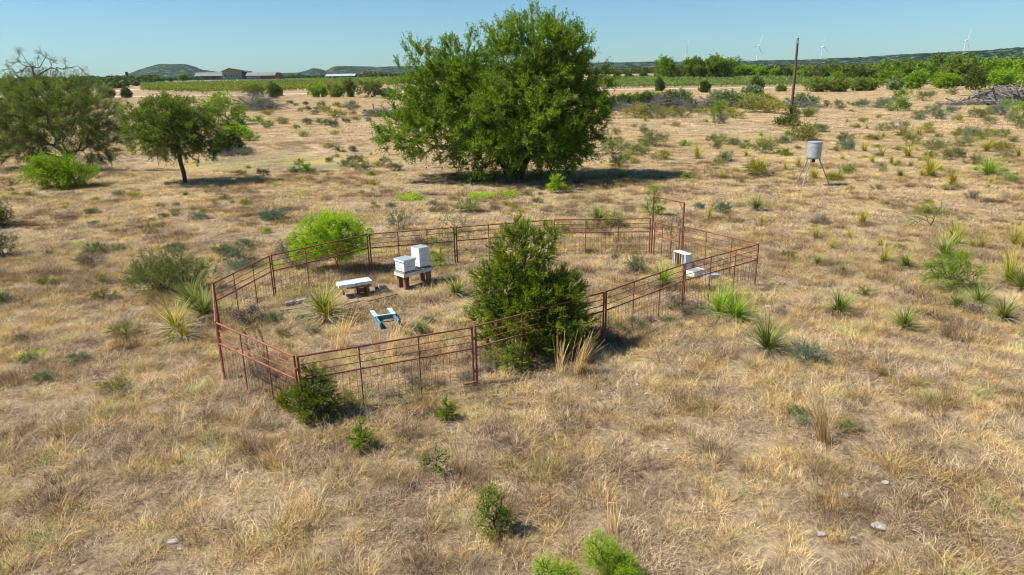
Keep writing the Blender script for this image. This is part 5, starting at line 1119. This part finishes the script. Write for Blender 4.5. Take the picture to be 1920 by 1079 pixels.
n1 = noise(nt, .045, 6, .75, p); r = ramp(nt, [(.006, .016, .012), (.018, .038, .022), (.08, .10, .05), (.34, .31, .24)], [.44, .51, .57, .66]); lk.new(n1.outputs[0], r.inputs[0])
bs = nd.new('ShaderNodeBsdfDiffuse'); lk.new(r.outputs[0], bs.inputs[0]); o_ = nd.new('ShaderNodeOutputMaterial'); lk.new(bs.outputs[0], o_.inputs[0])
tag(mk('hills', [(V, F)], m, smooth=False), kind='structure')
# scattered far woods, one mass
rng = np.random.default_rng(9); n = 5200; yy = 480+rng.uniform(0, 1, n)**1.6*1100; xx = rng.uniform(-1.05, 1.0, n)*yy*.85; x2 = rng.uniform(-1.05, -.50, 900)*430; y2 = rng.uniform(372, 480, 900); xx = np.concatenate([xx, x2]); yy = np.concatenate([yy, y2]); BX = 960+1280*xx/yy; kk = ((fbm(xx/90, yy/90, 71) > .38) | (yy < 480)) & ~((BX > 340) & (BX < 700) & (yy < g(443, 149)[1]+40)); xx, yy = xx[kk], yy[kk]
def blob(seed, n=150):
    q = np.random.default_rng(seed); T, U = in_lobes([(0, 0, 2.6, 3.2, 3.2, 2.2), (1.6, .5, 2.2, 2.2, 2.2, 1.7), (-1.4, 0, 2.0, 2, 2, 1.6)], n, q, .35)
    V, F = leaves(T, rdir(q, n), 1.5, 1.3, q); return [(V, F, 0, np.clip(q.normal(.45, .22, n), 0, 1))]
scatter('far_woods', [blob(k) for k in range(5)], np.column_stack([xx, yy, terr(xx, yy)]), rng.uniform(.5, .95, len(xx)), rng.uniform(0, 6.28, len(xx)), [M['darkgr']], 'dark scrub woodland covering the plain up to the hills', 'woods')
# ------------------------------------------------------------------ wind turbines
def turbine(px, hub_py, D_, R_, a0, yaw, label, bl=3):
    d = ray(px, hub_py); d = d/math.hypot(d[0], d[1]); D_ *= 1.35; R_ *= 1.25; P = d*D_; hz = HCAM+P[2]; o = tag(empty('wind_turbine', (P[0], P[1], 0)), label, 'wind turbine', 'wind turbines on the horizon')
    mk('tower', [(*tube([(0, 0, 0), (0, 0, hz*.5), (0, 0, hz-1)], [2.1, 1.7, 1.2], 16), 0, None)], [M['turb']], o, smooth=True)
    hd = np.array([math.sin(yaw), -math.cos(yaw), 0]); sd = np.array([math.cos(yaw), math.sin(yaw), 0])
    nc = part('nacelle', box((0, 0, 0), (3.4, 9, 3.4), yaw), M['turb'], o, .4); nc.location = (0, 0, hz+.5)
    mk('hub', [(*tube([hd*4.5, hd*6.2, hd*7.4], [1.6, 1.5, .4], 12), 0, None)], [M['turb']], o).location = (0, 0, hz+.5)
    for i in range(bl):
        a = a0+i*2*math.pi/3; rd = sd*math.sin(a)+np.array([0, 0, 1])*math.cos(a); ts = sd*math.cos(a)-np.array([0, 0, 1])*math.sin(a); pr = [(0, .9), (.08, 1.3), (.2, 2.0), (.5, 1.4), (.8, .9), (1, .25)]
        V = []; 
        for t, c in pr:
            o0 = rd*(1.5+t*R_)+hd*5.8; V += [o0-ts*c*.4-hd*.25, o0+ts*c+hd*.1, o0+ts*c*.3+hd*.45]
        F = []
        for j in range(len(pr)-1): F += [[3*j, 3*j+1, 3*j+4, 3*j+3], [3*j+1, 3*j+2, 3*j+5, 3*j+4], [3*j+2, 3*j, 3*j+3, 3*j+5]]
        mk('blade', [(np.array(V), np.array(F), 0, None)], [M['turb']], o, smooth=True).location = (0, 0, hz+.5)
turbine(1287, 88, 2900, 38, math.radians(-80), 1.1, 'white wind turbine above the tree cluster, leftmost of those right of the oak')
turbine(1421, 87, 2500, 40, math.radians(22), .5, 'white wind turbine left of the utility pole')
turbine(1542, 88, 2500, 36, math.radians(4), .35, 'white wind turbine just right of the utility pole')
turbine(1811, 76.5, 2300, 36, math.radians(22), .6, 'white wind turbine farthest right above the hill')
turbine(754, 103, 3300, 40, math.radians(40), .4, 'faint white wind turbine peeking out left of the big oak crown')
# ------------------------------------------------------------------ rocks
def rock(px, py, wpx, label, name='limestone_rock', seed=0, dz=0, grp='loose white stones in the grass'):
    b = g(px, py); k = mpp(b); w_ = wpx*k; q = np.random.default_rng(seed+int(px)); u = rdir(q, 30)*(.8+.3*q.uniform(0, 1, (30, 1))); u *= [w_*.5, w_*.38, w_*.2]
    bm = bmesh.new(); [bm.verts.new(tuple(v)) for v in u]; bmesh.ops.convex_hull(bm, input=bm.verts); 
    lone = [v for v in bm.verts if not v.link_faces]; bmesh.ops.delete(bm, geom=lone, context='VERTS')
    me = bpy.data.meshes.new(name); bm.to_mesh(me); bm.free(); me.materials.append(M['stone']); o = bpy.data.objects.new(name, me); COL.objects.link(o); o.location = (b[0], b[1], b[2]+w_*.12+dz)
    tag(o, label, 'rock', grp); return o
import bmesh
for (px, py, w_, lab) in [(1660, 906, 15, 'small bright white flat stone in the right foreground'), (1585, 931, 20, 'pale grey stone below the lone tall straw clump'), (1648, 990, 30, 'broad whitish slab near the bottom right'), (1540, 1003, 20, 'whitish stone left of the broad bottom slab'), (1600, 1010, 16, 'small stone between two whitish slabs near the bottom'), (1196, 723, 12, 'white stone on the grass right of the big cedar'), (1213, 740, 11, 'small white stone, lower of two right of the big cedar'),
      (1275, 695, 12, 'white stone, upper of three right of the big cedar'), (1440, 577, 14, 'pale stone left of the few straw stems'), (1522, 600, 12, 'white stone above the blue-green bush'), (1520, 617, 10, 'white stone just above the blue-green bush'), (1594, 636, 10, 'pale stone right of the blue-green bush'), (1435, 905, 14, 'pale stone in the right foreground grass'), (325, 1018, 22, 'grey stone near the bottom left'), (338, 1030, 14, 'small grey stone near the bottom left'), (700, 995, 10, 'small white stone at the bottom centre left'), (1250, 843, 10, 'small pale stone half buried below the cedar')]: rock(px, py, w_, lab)
q = np.random.default_rng(3)
for i in range(34):
    rock(443+q.normal(0, 13), 288+q.normal(0, 3.2), q.uniform(4, 8), 'white stone in the heap beside the dark bush by the pond', seed=i, dz=q.uniform(0, .25), grp='white stones heaped by the pond')
KEEP += [(cen[0], cen[1]-.2, .75), (cen2[0], cen2[1]-.2, .7), (c_keep[0], c_keep[1], .5)]
grass_all(); finish_labels(); finish_trees()
if HAZE > 0:
    bm = bmesh.new(); bmesh.ops.create_cube(bm, size=1.0); me = bpy.data.meshes.new('haze'); bm.to_mesh(me); bm.free()
    hz = bpy.data.objects.new('haze', me); COL.objects.link(hz); hz.scale = (11000, 11000, 226); hz.location = (0, 0, 102); tag(hz, kind='stuff')
    m, nt, nd, lk = nmat('haze_air'); v = nd.new('ShaderNodeVolumePrincipled'); v.inputs['Density'].default_value = HAZE; v.inputs['Color'].default_value = HAZEC; v.inputs['Anisotropy'].default_value = .2
    o = nd.new('ShaderNodeOutputMaterial'); lk.new(v.outputs[0], o.inputs['Volume']); me.materials.append(m)
print('SCENE', len(bpy.data.objects), 'tris', sum(len(o.data.polygons) for o in bpy.data.objects if o.type == 'MESH'))
